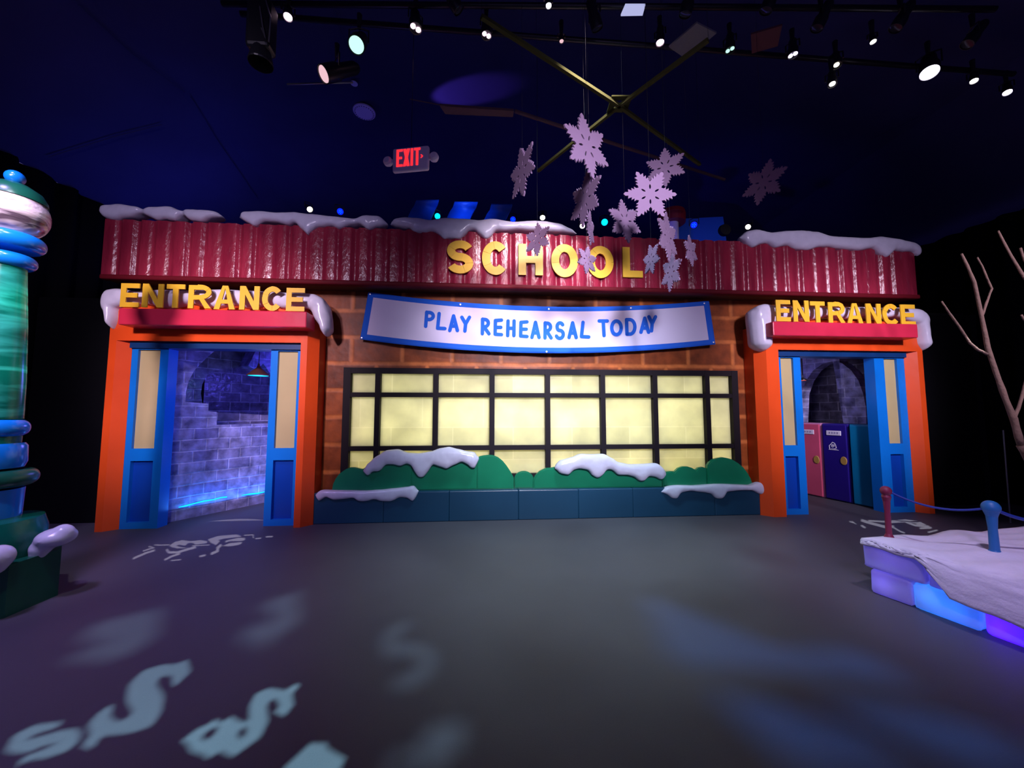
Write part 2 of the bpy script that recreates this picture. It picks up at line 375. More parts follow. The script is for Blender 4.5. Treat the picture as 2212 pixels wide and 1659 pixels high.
o = struct(link('wall_right', pleats((8.6, -9), (8.6, 7.8), 0, 4.75, 260, .05), M['drape'], smooth=True))
sm = o.modifiers.new('thick', 'SOLIDIFY'); sm.thickness = .02

# seams of the tent cloth
def ceilz(x):
    for (x0, z0), (x1, z1) in zip(g, g[1:]):
        if x0 <= x <= x1: return z0+(z1-z0)*(x-x0)/(x1-x0)
def on_ceiling(px, py):
    d = ray(px, py); best = None
    for (x0, z0), (x1, z1) in zip(g, g[1:]):
        k = (z1-z0)/(x1-x0)     # z = z0+k(x-x0)
        den = d.z-k*d.x
        if abs(den) < 1e-9: continue
        t = (z0+k*(0-x0)-CH)/den
        q = CAM+d*t
        if t > 0 and x0-.01 <= q.x <= x1+.01: best = q
    return best or CAM+d*8
for i, pts in enumerate([[(170, 5), (290, 115), (400, 195)], [(412, 205), (470, 300), (556, 425)], [(720, 5), (735, 60), (750, 100)], [(105, 335), (250, 290), (350, 265)], [(1985, 250), (1880, 300)]]):
    q = [on_ceiling(*p)-Vector((0, 0, .03)) for p in pts]
    o = link('rigging_line', tube(BM(), q, .006, 6), M['ceil'])
    tag(o, ['thin cord along the dark cloth ceiling in the top left corner', 'thin cord on the dark ceiling slanting down towards the roof snow', 'short thin cord on the ceiling above the round spotlight', 'faint cord low on the left of the dark ceiling', 'faint short cord on the dark ceiling at the right'][i], 'cord', 'cords on the ceiling')

# ================================================================== brick wall + window
wx0, wx1 = P(747, 800, YW).x, P(1588, 803, YW).x
wz0, wz1 = .55, P(1165, 798, YW).z
bx0, bx1 = P(268, 700, YW).x-.1, P(1960, 760, YW).x+.1
# door openings
def px_x(px, py, Y): return P(px, py, Y).x
LD = dict(o0=px_x(205, 1130, YF), i0=px_x(257.5, 1130, YF+.1), i1=px_x(634, 1130, YF), o1=px_x(676, 1130, YF+.12), z=P(465, 738, YF).z)
RD = dict(o0=px_x(1627, 762, YF+.12), i0=px_x(1681, 756, YF), i1=px_x(1951, 757, YF+.1), o1=px_x(1993, 768, YF), z=P(1815, 757, YF).z)
zb = 3.2
outer = [(LD['o0']+.05, 0), (LD['i0']-.05, 0), (LD['i0']-.05, LD['z']+.05), (LD['i1']+.05, LD['z']+.05), (LD['i1']+.05, 0),
         (RD['i0']-.05, 0), (RD['i0']-.05, RD['z']+.05), (RD['i1']+.05, RD['z']+.05), (RD['i1']+.05, 0), (RD['o1']-.05, 0),
         (RD['o1']-.05, zb+.35), (LD['o0']+.05, zb+.35)]
o = struct(link('wall_front', prism(BM(), outer, YW, YW+.16, holes=[[(wx0, wz0), (wx1, wz0), (wx1, wz1), (wx0, wz1)]]), M['brick']))
# window
win = bpy.data.objects.new('window_1', None); COL.objects.link(win); win.location = ((wx0+wx1)/2, YW, wz0); struct(win)
def atw(o): o.parent = win; o.matrix_parent_inverse = Matrix.Translation(-win.location); return o
colx = [px_x(p, 825, YW) for p in (752, 818, 942, 1063, 1182, 1300, 1412, 1524, 1583)]
rowz = [wz0+.02, P(1165, 966, YW).z, P(1165, 854, YW).z, wz1-.04]
fb = BM(); t = .036
for i, x in enumerate(colx):
    hw = .05 if i in (0, 8) else .036
    box(fb, x-hw, x+hw, YW-.05, YW+.09, wz0, wz1)
for i, z in enumerate(rowz):
    hw = .04 if i in (0, 3) else .032
    box(fb, colx[0]+.02, colx[-1]-.02, YW-.045, YW+.085, z-hw, z+hw)
atw(link('window_frame', fb, M['mullion']))
for i in range(8):
    for j in range(3):
        atw(link('window_pane', box(BM(), colx[i]+.02, colx[i+1]-.02, YW+.03, YW+.05, rowz[j]+.02, rowz[j+1]-.02), M['pane']))
# unseen light box added behind the window to hold its backlight
struct(link('light_box_1', box(box(box(box(box(BM(), wx0-.1, wx1+.1, YW+.75, YW+.8, .3, wz1+.2), wx0-.1, wx0, YW+.16, YW+.75, .3, wz1+.2), wx1, wx1+.1, YW+.16, YW+.75, .3, wz1+.2), wx0, wx1, YW+.16, YW+.75, wz1+.1, wz1+.2), wx0, wx1, YW+.16, YW+.75, .3, .4), M['white']))
area('window_light', ((wx0+wx1)/2, YW+.72, 1.5), ((wx0+wx1)/2, YW, 1.5), 66, (1, .98, .90), wx1-wx0-.2, 1.2)
for i in range(9):
    x = wx0+.35+i*(wx1-wx0-.7)/8
    lamp('POINT', 'window_row_lamp', (x, YW+.20, .66), 2.6, (1, .80, .10), shadow_soft_size=.04)

# ================================================================== roof fascia
rx0 = P(216, 602, YR).x; rx1 = P(1986, 640, YR).x
rz0, rz1 = P(1100, 622, YR).z, P(1100, 503, YR).z
roof = thing('roof_fascia', 'long crimson corrugated roof fascia across the top of the school front', 'roof', ((rx0+rx1)/2, YR, rz0))
def par(o, p): o.parent = p; o.matrix_parent_inverse = Matrix.Translation(-p.location); return o
bm = BM(); prof = []
x = rx0; per = .218; k = 0
while x < rx1-.02:
    pw = per*(1+.10*math.sin(k*2.3))
    xe = min(x+pw, rx1)
    dd = .035+.02*math.sin(k*1.9)
    prof += [(x, .004), (x+pw*.08, 0), (x+pw*.30, .006), (x+pw*.52, .004), (x+pw*.60, .012), (x+pw*.70, dd*.7+.004), (x+pw*.80, dd*.7+.008), (min(x+pw*.93, rx1), dd*.6)]
    x = xe; k += 1
prof = [p for p in prof if p[0] <= rx1]+[(rx1, 0)]
front = [(a, YR+b) for a, b in prof]
back = [(rx1, YW+.3), (rx0, YW+.3)]
prism(bm, front+back, rz0+.05, rz1, ax='xy')
shade_flatish(par(link('corrugated_panel', bm, M['roof']), roof), 62)
par(link('bottom_rim', rbox(rx0-.01, rx1+.01, YR-.012, YR+.10, rz0-.012, rz0+.055, .02), M['rimred']), roof)
par(link('soffit', box(BM(), rx0+.02, rx1-.02, YR+.1, YW+.3, rz0, rz0+.05), M['brown']), roof)

# ================================================================== snow icing
def interp(pts, x):
    if x <= pts[0][0]: return pts[0][1]
    for (a, b), (c, d) in zip(pts, pts[1:]):
        if x <= c:
            u = (x-a)/(c-a) if c > a else 0
            u = u*u*(3-2*u)*.5+u*.5
            return b+(d-b)*u
    return pts[-1][1]
def snow_loft(bm, top, bot, Y, thick=.09, depth=.16, n=None, amp=.004):
    """icing whose front outline is given by pixel curves measured on plane Y; bulges towards the room"""
    x0 = min(top[0][0], bot[0][0]); x1 = max(top[-1][0], bot[-1][0])
    n = n or max(16, int((x1-x0)/5)); rings = []; K = 18
    for i in range(n+1):
        x = x0+(x1-x0)*(i/n)
        a, b = interp(top, x), interp(bot, x)
        e = min(i, n-i)/n*(x1-x0)
        f = min(1, math.sqrt(max(0, e/12.0))) if e < 12 else 1
        mid = (a+b)/2; a = mid+(a-mid)*f; b = mid+(b-mid)*f
        pa, pb = P(x, a, Y), P(x, b, Y)
        h = max((pa.z-pb.z)/2, .002); cz = (pa.z+pb.z)/2; cx = (pa.x+pb.x)/2
        th = min(thick, h*1.3+.02)*max(f, .15)
        ring = []
        for k in range(K):
            an = 2*math.pi*k/K; c, s = math.cos(an), math.sin(an)
            yy = -math.copysign(abs(c)**.75, c); zz = math.copysign(abs(s)**.8, s)
            y = yy*th if yy < 0 else yy*depth*max(f, .2)
            ring.append(bm.verts.new((cx+random.uniform(-amp, amp), Y+y+random.uniform(-amp, amp), cz+zz*h)))
        rings.append(ring)
    for a, b in zip(rings, rings[1:]):
        for k in range(K):
            j = (k+1) % K; bm.faces.new((a[k], a[j], b[j], b[k]))
    bm.faces.new(rings[0]); bm.faces.new(rings[-1]); return recalc(bm)
def snow_obj(name, label, parts, Y, thick=.09, depth=.16, group=None, voxel=.016):
    bm = BM()
    for p in parts:
        if callable(p): p(bm)
        else: snow_loft(bm, p[0], p[1], Y, thick, depth)
    o = link(name, bm, M['snow'], smooth=True)
    rm = o.modifiers.new('remesh', 'REMESH'); rm.mode = 'VOXEL'; rm.voxel_size = voxel; rm.use_smooth_shade = True
    s = o.modifiers.new('smooth', 'SMOOTH'); s.factor = .5; s.iterations = 4
    tag(o, label, 'snow', group); return o
RG = 'snow drifts along the roof edge'
YS = YR+.02
snow_obj('snow_drift', 'short thin snow drift at the far left end of the red roof', [([(217,460),(225,446),(262,443),(300,449),(316,455),(330,450),(370,448),(396,458),(412,455),(440,456),(470,459),(483,467)], [(217,462),(235,474),(250,477),(270,473),(290,471),(310,463),(325,470),(345,478),(360,475),(385,479),(400,465),(415,478),(440,481),(460,473),(483,469)])], YS, group=RG)
snow_obj('snow_drift', 'snow drift on the red roof left of centre with one long pointed drip', [([(516,470),(530,460),(560,458),(600,462),(640,461),(672,464),(721,470),(767,475),(792,467),(819,469),(835,479),(839,484)], [(516,472),(540,484),(553,491),(575,480),(600,482),(625,488),(640,482),(652,495),(667,509),(680,498),(690,492),(720,490),(735,496),(760,488),(778,485),(797,498),(815,492),(830,490),(839,486)])], YS, group=RG)
snow_obj('snow_drift', 'snow drift on the red roof above the first letters of SCHOOL with two fat drips', [([(842,484),(850,476),(875,472),(905,473),(930,478),(960,472),(1000,474),(1030,478),(1060,474),(1110,482),(1150,479),(1175,480),(1205,485),(1230,495),(1247,503)], [(842,486),(860,491),(885,494),(895,502),(920,504),(935,500),(950,509),(960,519),(968,516),(985,517),(995,518),(1005,508),(1012,500),(1025,498),(1035,508),(1050,519),(1062,512),(1070,500),(1090,501),(1120,499),(1150,501),(1200,503),(1247,505)])], YS, group=RG)
snow_obj('snow_drift', 'long snow drift at the right end of the red roof', [([(1596,512),(1610,501),(1630,497),(1660,504),(1700,500),(1730,499),(1760,502),(1790,512),(1830,514),(1870,516),(1900,512),(1930,517),(1960,524),(1980,530),(1987,540)], [(1596,514),(1605,527),(1622,537),(1640,529),(1652,527),(1672,537),(1695,531),(1715,540),(1740,542),(1765,535),(1785,535),(1810,539),(1850,543),(1880,538),(1900,552),(1909,558),(1918,552),(1925,543),(1945,545),(1965,545),(1980,558),(1987,556)])], YS, group=RG)

# ================================================================== lettering
def arc(cx, cy, rx, ry, a0, a1, n=14):
    return [(cx+rx*math.cos(R(a0+(a1-a0)*i/n)), cy+ry*math.sin(R(a0+(a1-a0)*i/n))) for i in range(n+1)]
def ribbon(pts, w):
    L_, R_ = [], []
    n = len(pts)
    for i, p in enumerate(pts):
        p = Vector(p[:2]); d0 = (p-Vector(pts[i-1][:2])).normalized() if i else None
        d1 = (Vector(pts[i+1][:2])-p).normalized() if i < n-1 else None
        if d0 is None: nn = Vector((-d1.y, d1.x)); k = 1
        elif d1 is None: nn = Vector((-d0.y, d0.x)); k = 1
        else:
            t = (d0+d1).normalized(); nn = Vector((-t.y, t.x)); k = 1/max(.4, nn.dot(Vector((-d0.y, d0.x))))
        L_.append(tuple(p+nn*w/2*k)); R_.append(tuple(p-nn*w/2*k))
    return [[L_[i], L_[i+1], R_[i+1], R_[i]] for i in range(n-1)]
def rect(x0, y0, x1, y1): return [(x0, y0), (x1, y0), (x1, y1), (x0, y1)]
def block_glyph(ch, w, t):
    h = t*.92
    if ch == 'E': return [rect(0, 0, t, 1), rect(t, 0, w, h), rect(t, 1-h, w, 1), rect(t, .5-h/2, w*.9, .5+h/2)]
    if ch == 'L': return [rect(0, 0, t, 1), rect(t, 0, w, h)]
    if ch == 'T': return [rect(0, 1-h, w, 1), rect(w/2-t/2, 0, w/2+t/2, 1-h)]
    if ch == 'H': return [rect(0, 0, t, 1), rect(w-t, 0, w, 1), rect(t, .5-h/2, w-t, .5+h/2)]
    if ch == 'N': return [rect(0, 0, t, 1), rect(w-t, 0, w, 1), [(t*.15, 1), (t*1.05, 1), (w-t*.15, 0), (w-t*1.05, 0)]]
    if ch == 'A': return [[(0, 0), (t*1.05, 0), (w/2+t*.1, 1), (w/2-t*.5, 1)], [(w, 0), (w-t*1.05, 0), (w/2-t*.1, 1), (w/2+t*.5, 1)], rect(w*.22, .24, w*.78, .24+h*.85)]
    if ch == 'R':
        r = []
        c = [(t*.5, 1-h/2), (w*.5, 1-h/2)] + arc(w*.5, .5+(.5-h/2+.04)/2-.02, w*.5-t/2, (.5-h/2+.04)/2, 90, -90, 12) + [(t*.5, .46)]
        return [rect(0, 0, t, 1)] + ribbon(c, h) + [[(w*.42, .48), (w*.42+t*.9, .48), (w, 0), (w-t*1.1, 0)]]
    if ch == 'O': return ribbon(arc(w/2, .5, w/2-t/2, .5-h/2, 0, 360, 40), t)
    if ch == 'C': return ribbon(arc(w/2, .5, w/2-t/2, .5-h/2, 42, 318, 34), t)
    if ch == 'S':
        ry = (.5-h/2)/2
        return ribbon(arc(w/2, .5+ry, w/2-t/2, ry, 22, 270, 26) + arc(w/2, .5-ry, w/2-t/2, ry, 90, -158, 26)[1:], t)
def sign_letter(ch, box_, Y, depth, label, group, t=.22):
    """box_ px: x0,x1,ytop,ybot ; letter board standing at plane Y"""
    x0, x1, y0, y1 = box_
    tl, br = P(x0, y0, Y), P(x1, y1, Y); bl = P(x0, y1, Y)
    H = ((tl.z-bl.z)+(P(x1, y0, Y).z-br.z))/2; W = br.x-bl.x
    # letters are square to the wall; bottom edge at mean height
    zb_ = (bl.z+br.z)/2; xb = bl.x
    bm = BM(); w_ = W/H
    for k, poly in enumerate(block_glyph(ch, w_, t)):
        prism(bm, [(a*H, b*H) for a, b in poly], -.0008*(k % 7), depth)
    o = link('sign_letter', bm, M['letter']); o.location = (xb, Y, zb_)
    return tag(o, label, 'letter', group)
G1 = 'yellow letters of the SCHOOL sign'
names = ['yellow letter S, first of the SCHOOL sign', 'yellow letter C, second of the SCHOOL sign', 'yellow letter H, third of the SCHOOL sign on the red roof', 'left letter O of the two in the SCHOOL sign', 'right letter O of the two in the SCHOOL sign', 'yellow letter L, last of the SCHOOL sign']
for ch, b_, lb in zip('SCHOOL', [(965,1022,520,590),(1041,1099,522,593),(1120,1173,527,594),(1191,1249,528,598),(1269,1326,532,600),(1346,1389,534,599)], names):
    sign_letter(ch, b_, YR-.03, .022, lb, G1, .24)
ordn = ['first', 'second', 'third', 'fourth', 'fifth', 'sixth', 'seventh', 'last']
YL = YF-.22
for side, boxes in (('left', [(258,299,612,663),(305,351,613,664),(357,397,614,665),(405,455,616,666),(461,507,617,668),(516,559,618,669),(565,610,619,671),(617,657,622,672)]),
                    ('right', [(1678,1709,648,694),(1715,1749,649,695),(1752,1784,651,697),(1791,1827,653,698),(1831,1866,655,700),(1873,1905,656,701),(1908,1945,657,702),(1948,1979,658,703)])):
    for i, (ch, b_) in enumerate(zip('ENTRANCE', boxes)):
        sign_letter(ch, b_, YL, .014, 'yellow letter %s, %s of ENTRANCE over the %s doorway' % (ch, ordn[i], side), 'yellow letters of the ENTRANCE sign over the %s doorway' % side, .215)

# ================================================================== doorways
def doorway(D, side, ledge_px):
    o0, i0, i1, o1, zt = D['o0'], D['i0'], D['i1'], D['o1'], D['z']
    ztop = P(*( (470, 668) if side == 'left' else (1815, 700)), YF).z+.05
    t = thing('door_surround', 'thick glossy orange door surround of the %s entrance' % side, 'door frame', ((o0+o1)/2, YF, 0))
    c = .11; h = ztop-zt; ph = zt+h*.80
    left_square = side == 'left'
    pl_ = [(o0, YW), (o0, YF), (i0-c, YF), (i0, YF+.1), (i0, YW)] if left_square else [(o0, YW), (o0, YF+.12), (o0+c, YF), (i0, YF), (i0, YW)]
    pr_ = [(i1, YW), (i1, YF), (o1-c, YF), (o1, YF+.12), (o1, YW)] if left_square else [(i1, YW), (i1, YF+.1), (i1+c, YF), (o1, YF), (o1, YW)]
    par(link('post', prism(BM(), pl_, 0, ph, ax='xy'), M['orange']), t)
    par(link('post', prism(BM(), pr_, 0, ph, ax='xy'), M['orange']), t)
    xa, xb = (i0-c, i1) if left_square else (i0, i1+c)
    bm = recalc(box(BM(), xa, xb, YF, YW, zt, ztop))
    par(link('lintel', bm, M['orange']), t)
    # red sign ledge
    (a, b, c2, d) = ledge_px
    x0, x1 = P(a, d, YF-.26).x, P(b, d, YF-.26).x; z1, z0 = P((a+b)/2, c2, YF-.26).z, P((a+b)/2, d, YF-.26).z
    lg = link('sign_ledge', rbox(x0, x1, YF-.26, YF, z0, z1, .012), M['ledge'])
    tag(lg, 'crimson ledge carrying the ENTRANCE letters over the %s doorway' % side, 'ledge')
    # blue header inside the opening
    hd = link('door_header', box(BM(), i0+.002, i1-.002, YF+.06, YF+.28, zt-.085, zt+.0), M['bluehead'])
    par(hd, t)
    return t
doorway(LD, 'left', (254, 661, 669, 704))
doorway(RD, 'right', (1671, 1984, 697, 727))

def sidelight(x0, x1, px0, px1, pz, label, inner):
    """blue door side panel: stile frame, pale pane, recessed lower panel"""
    Y0 = YF+.10; zt = (LD['z'] if x0 < 0 else RD['z'])-.087
    t = thing('door_side_panel', label, 'door panel', ((x0+x1)/2, Y0, 0), 'blue side panels in the two doorways')
    zm = P(pz[0], pz[1], Y0).z
    bm = BM()
    fr = [[(px0, zm), (px1, zm), (px1, zt-.015), (px0, zt-.015)], [(px0, .08), (px1, .08), (px1, zm-.16), (px0, zm-.16)]]
    prism(bm, rect(x0, 0, x1, zt), Y0, Y0+.16, holes=fr)
    par(link('frame', bm, M['blue']), t)
    par(link('glass_pane', rbox(px0-.005, px1+.005, Y0+.035, Y0+.12, zm-.005, zt-.012, .004), M['pale']), t)
    par(link('lower_panel', rbox(px0-.005, px1+.005, Y0+.05, Y0+.12, .075, zm-.155, .004), M['bluedeep']), t)
    return t
Y0 = YF+.10
sidelight(LD['i0']+.002, P(362, 800, Y0).x, P(296, 800, Y0).x, P(344, 800, Y0).x, (310, 969), 'blue panel with pale yellow pane at the left of the left doorway', 1)
sidelight(P(585, 780, Y0).x, LD['i1']-.002, P(600, 780, Y0).x, P(643, 780, Y0).x, (615, 968), 'blue panel with pale yellow pane at the right of the left doorway', 0)
sidelight(RD['i0']+.002, P(1729, 790, Y0).x, P(1686, 780, Y0).x, P(1713, 780, Y0).x, (1708, 962), 'blue panel with pale yellow pane at the left of the right doorway', 0)
sidelight(P(1888, 780, Y0).x, RD['i1']-.002, P(1909, 780, Y0).x, P(1937, 780, Y0).x, (1937, 958), 'blue panel with pale yellow pane at the right of the right doorway', 1)

# snow caps on the door surrounds: a top band and two hanging legs in one piece
def leg(xs_l, xs_r, ytop, ybot, Y, thick):
    """vertical blob: left/right outline as functions of y"""
    def f(bm):
        n = 22; K = 16; rings = []
        for i in range(n+1):
            y = ytop+(ybot-ytop)*i/n; a, b = interp(xs_l, y), interp(xs_r, y)
            e = min(i, n-i)/n*(ybot-ytop); fc = min(1, math.sqrt(max(0, e/14)))
            m_ = (a+b)/2; a = m_+(a-m_)*fc; b = m_+(b-m_)*fc
            pa, pb = P(a, y, Y), P(b, y, Y); hw = max((pb.x-pa.x)/2, .002); cx = (pa.x+pb.x)/2; z = (pa.z+pb.z)/2
            rings.append([bm.verts.new((cx+hw*math.cos(2*math.pi*k/K), Y+.06+(thick+.06)*max(fc, .1)*math.sin(2*math.pi*k/K), z)) for k in range(K)])
        for p, q in zip(rings, rings[1:]):
            for k in range(K):
                j = (k+1) % K; bm.faces.new((p[k], p[j], q[j], q[k]))
        bm.faces.new(rings[0]); bm.faces.new(rings[-1]); recalc(bm)
    return f
YC = YF-.02
snow_obj('snow_mound', 'snow cap sagging over both corners of the left door surround', [
    ([(222,645),(232,627),(255,624),(300,630),(350,627),(420,629),(480,626),(540,629),(600,632),(640,634),(680,636),(700,645),(712,670)], [(222,680),(245,668),(270,662),(300,663),(318,657),(345,664),(370,667),(400,662),(420,657),(440,663),(470,666),(510,660),(540,667),(580,660),(620,668),(650,664),(670,668),(712,690)]),
    leg([(630,222),(660,223),(690,230),(712,238)], [(630,258),(660,254),(685,253),(712,248)], 632, 713, YC, .09),
    leg([(640,655),(665,668),(685,676),(705,690),(727,696)], [(640,696),(665,711),(690,714),(710,714),(727,707)], 640, 727, YC, .10)], YC, .10, .16, 'snow caps on the door surrounds')
snow_obj('snow_mound', 'snow cap draped over the right door surround with a thick leg on its left', [
    ([(1622,680),(1630,662),(1650,657),(1670,661),(1700,664),(1750,664),(1800,666),(1850,664),(1900,666),(1950,665),(1980,668),(1998,680),(2004,700)], [(1622,705),(1660,700),(1690,692),(1710,688),(1735,694),(1760,690),(1790,683),(1815,690),(1840,688),(1870,682),(1895,690),(1930,686),(1955,694),(1975,700),(2004,712)]),
    leg([(662,1620),(690,1620),(715,1624),(735,1626),(758,1632)], [(662,1672),(690,1674),(710,1671),(735,1669),(758,1668)], 660, 759, YC, .11),
    leg([(672,1968),(700,1976),(720,1982),(740,1984),(757,1990)], [(672,1996),(700,2003),(725,2004),(745,2009),(757,2005)], 672, 758, YC, .10)], YC, .10, .16, 'snow caps on the door surrounds')

# ================================================================== banner
YB = YW-.10
def sagc(a, m_, b):
    (x0, y0), (x1, y1), (x2, y2) = a, m_, b
    def f(x):
        return y0*(x-x1)*(x-x2)/((x0-x1)*(x0-x2))+y1*(x-x0)*(x-x2)/((x1-x0)*(x1-x2))+y2*(x-x0)*(x-x1)/((x2-x0)*(x2-x1))
    return f
ftop = sagc((796, 631), (1165, 662), (1531, 650)); fbot = sagc((778, 733), (1165, 763), (1545, 744))
def bpt(u, v):
    xt = 796+(1531-796)*u; xb = 778+(1545-778)*u
    x = xb+(xt-xb)*v; y = fbot(xb)+(ftop(xt)-fbot(xb))*v
    return x, y
def bfold(x, y, u=None, v=None):
    p = P(x, y, YB)
    f = .012*math.sin(p.x*3.1+.5)+.007*math.sin(p.x*9+p.z*14)+.006*math.sin(p.x*17-p.z*20)*max(0, 1-(p.z-2.25)*3)
    return P(x, y, YB+f-.05*max(0, 1-abs(p.x-.9)/2.6)*max(0, min(1, (2.75-p.z)*2)))
ban = thing('banner', 'long white cloth banner with blue border reading PLAY REHEARSAL TODAY', 'banner', P(1165, 710, YB))
def bgrid(us, vs, off=0.0):
    bm = BM(); gr = []
    for u in us:
        gr.append([bm.verts.new(bfold(*bpt(u, v))+Vector((0, -off, 0))) for v in vs])
    for a, b in zip(gr, gr[1:]):
        for k in range(len(vs)-1): bm.faces.new((a[k], b[k], b[k+1], a[k+1]))
    return recalc(bm)
o = par(link('border_cloth', bgrid([i/160 for i in range(161)], [j/20 for j in range(21)]), M['bannerblue'], smooth=True), ban)
m_ = o.modifiers.new('thick', 'SOLIDIFY'); m_.thickness = .006; m_.offset = 1
u0, v0 = .017, .12
o = par(link('white_field', bgrid([u0+(1-2*u0)*i/160 for i in range(161)], [v0+(1-v0-.10)*j/20 for j in range(21)], .008), M['banner'], smooth=True), ban)
def hand_glyph(ch):
    A_ = lambda *a: arc(*a)
    return {'P': [[(.05, 0), (.18, 1)], [(.18, .98)]+A_(.45, .73, .5, .25, 90, -90, 10)+[(.12, .50)]],
            'L': [[(.25, 1), (.05, .03), (1, 0)]], 'A': [[(0, 0), (.5, 1), (1, 0)], [(.22, .3), (.78, .3)]],
            'Y': [[(0, 1), (.5, .52), (1, 1)], [(.5, .52), (.4, 0)]],
            'R': [[(.08, 0), (.12, 1)], [(.1, .98)]+A_(.4, .73, .52, .25, 90, -90, 10)+[(.1, .48)], [(.3, .48), (1, 0)]],
            'E': [[(1, 1), (.1, .97), (.05, .03), (1, 0)], [(.08, .5), (.9, .5)]],
            'H': [[(.05, 0), (.1, 1)], [(.95, 1), (.92, 0)], [(.08, .5), (.92, .5)]],
            'S': [A_(.5, .75, .42, .25, 30, 250, 12)+A_(.45, .26, .5, .26, 80, -155, 12)],
            'T': [[(0, 1), (1, 1)], [(.5, 1), (.6, 0)]],
            'O': [A_(.5, .5, .5, .5, 0, 360, 24)],
            'D': [[(.1, 0), (.05, 1), (.4, 1)]+A_(.4, .5, .58, .5, 80, -80, 12)+[(.1, 0)]]}[ch]
LB = [('P',915,941,671,709),('L',941,965,674,714),('A',968,992,679,718),('Y',994,1018,682,719),('R',1037,1060,686,725),('E',1065,1087,688,727),('H',1092,1115,690,729),('E',1120,1142,692,731),
      ('A',1145,1168,693,733),('R',1172,1194,694,734),('S',1198,1221,694,735),('A',1225,1248,694,733),('L',1251,1275,693,732),('T',1290,1315,690,729),('O',1317,1345,690,727),('D',1348,1375,687,726),('A',1380,1404,684,722),('Y',1397,1419,681,719)]
def put(poly, off):
    vs = [bm.verts.new(bfold(x, y)+Vector((0, -off, 0))) for x, y in poly]
    bm.faces.new(vs)
sw = 7.6
kk = 0
for ch, x0, x1, y0, y1 in LB:
    bm = BM()
    for st in hand_glyph(ch):
        ins = sw/2; kk += 1; off = .012+.0004*(kk % 5)
        pts = [(x0+ins+(x1-x0-sw)*a, y1-ins-(y1-y0-sw)*b) for a, b in st]
        dense = []
        for p, q in zip(pts, pts[1:]):
            for k in range(4): dense.append((p[0]+(q[0]-p[0])*k/4, p[1]+(q[1]-p[1])*k/4))
        dense.append(pts[-1])
        for i, (p, q) in enumerate(zip(dense, dense[1:])):
            d = Vector((q[0]-p[0], q[1]-p[1])).normalized(); n_ = Vector((-d.y, d.x))*sw/2
            put([(p[0]+n_.x, p[1]+n_.y), (q[0]+n_.x, q[1]+n_.y), (q[0]-n_.x, q[1]-n_.y), (p[0]-n_.x, p[1]-n_.y)], off)
        for c in pts:
            put([(c[0]+sw/2*math.cos(a*math.pi/6), c[1]+sw/2*math.sin(a*math.pi/6)) for a in range(12)], off+.0003)
    par(link('letter', recalc(bm), M['bannerblue']), ban)

for u, v in ((.006, .96), (.004, .03), (.53, .94), (.525, .03), (.985, .95), (.995, .05), (.27, .95), (.77, .95)):
    q = bfold(*bpt(u, v))+Vector((0, -.010, 0))
    b2 = lathe(BM(), [(.0, 0), (.013, 0), (.013, .006), (0, .008)], 12)
    bmesh.ops.rotate(b2, verts=b2.verts, cent=(0, 0, 0), matrix=Matrix.Rotation(R(90), 3, 'X')); bmesh.ops.translate(b2, verts=b2.verts, vec=q)
    par(link('grommet', b2, M['grommet']), ban)

# ================================================================== planter, hedges, snow on them
pz = P(1165, 1058, YP).z
pxa, pxb = LD['o1']-.04, RD['o0']+.02
pl = thing('planter', 'long low dark blue planter wall beneath the big window', 'planter', ((pxa+pxb)/2, YP, 0))
cuts = [pxa]+[P(q, 1090, YP).x for q in (828, 970, 1120, 1250, 1368, 1545)]+[pxb]
for a, b in zip(cuts, cuts[1:]):
    par(link('planter_slab', rbox(a, b, YP, YW-.01, 0, pz, .012), M['planter']), pl)
YH = YP+.07
def hedge(label, pts, Y=YH, th=.06):
    zb_ = pz
    poly = [(P(x, y, Y).x, P(x, y, Y).z) for x, y in pts]
    poly = [(poly[0][0], zb_)]+poly+[(poly[-1][0], zb_)]
    bm = prism(BM(), poly, Y, Y+th)
    geom = [e for e in bm.edges if all(abs(v.co.y-Y) < 1e-4 for v in e.verts) and len(e.link_faces) == 2 and abs(e.link_faces[0].normal.dot(e.link_faces[1].normal)) < .5]
    bmesh.ops.bevel(bm, geom=geom, offset=.015, segments=2, affect='EDGES')
    o = link('hedge_cutout', bm, M['hedge']); shade_flatish(o, 40)
    return tag(o, label, 'hedge', 'green hedge shapes on the planter')
def lobe(cx, cy, rx, ry, a0=180, a1=0, n=14):
    return [(cx+rx*math.cos(R(a0+(a1-a0)*i/n)), cy-ry*math.sin(R(a0+(a1-a0)*i/n))) for i in range(n+1)]
hedge('rounded green hedge piece at the far left of the planter', [(716,1060),(719,1045),(725,1033),(732,1024),(740,1018),(748,1013),(756,1010),(765,1010),(774,1012),(782,1014),(800,1003),(820,996),(845,990),(870,990),(891,997)])
hedge('flat-topped green hedge piece under the dripping snow, left of centre', [(889,997),(910,992),(935,988),(960,984),(990,984),(1032,988)], YH+.01)
hedge('tall round green hedge piece right of the left snow drift', [(1030,990),(1036,986),(1045,984),(1056,983),(1066,984),(1076,988),(1086,996),(1095,1007),(1103,1019),(1110,1032)])
hedge('smallest green hedge lobe under the window centre', lobe(1132, 1036, 21, 18, 172, 8), YH+.03)
hedge('long low green hedge piece under the right hand snow drift', [(1152,1036),(1158,1026),(1166,1018),(1178,1012),(1190,1011),(1205,1008),(1240,1000),(1290,998),(1340,1004),(1400,1012),(1430,1018)])
hedge('low green double lobed hedge piece left of the tall right end', [(1432,1028),(1440,1020),(1450,1018),(1458,1020),(1466,1012),(1476,1008),(1486,1008),(1496,1011),(1504,1016),(1510,1011),(1519,1009),(1527,1012)], YH+.02)
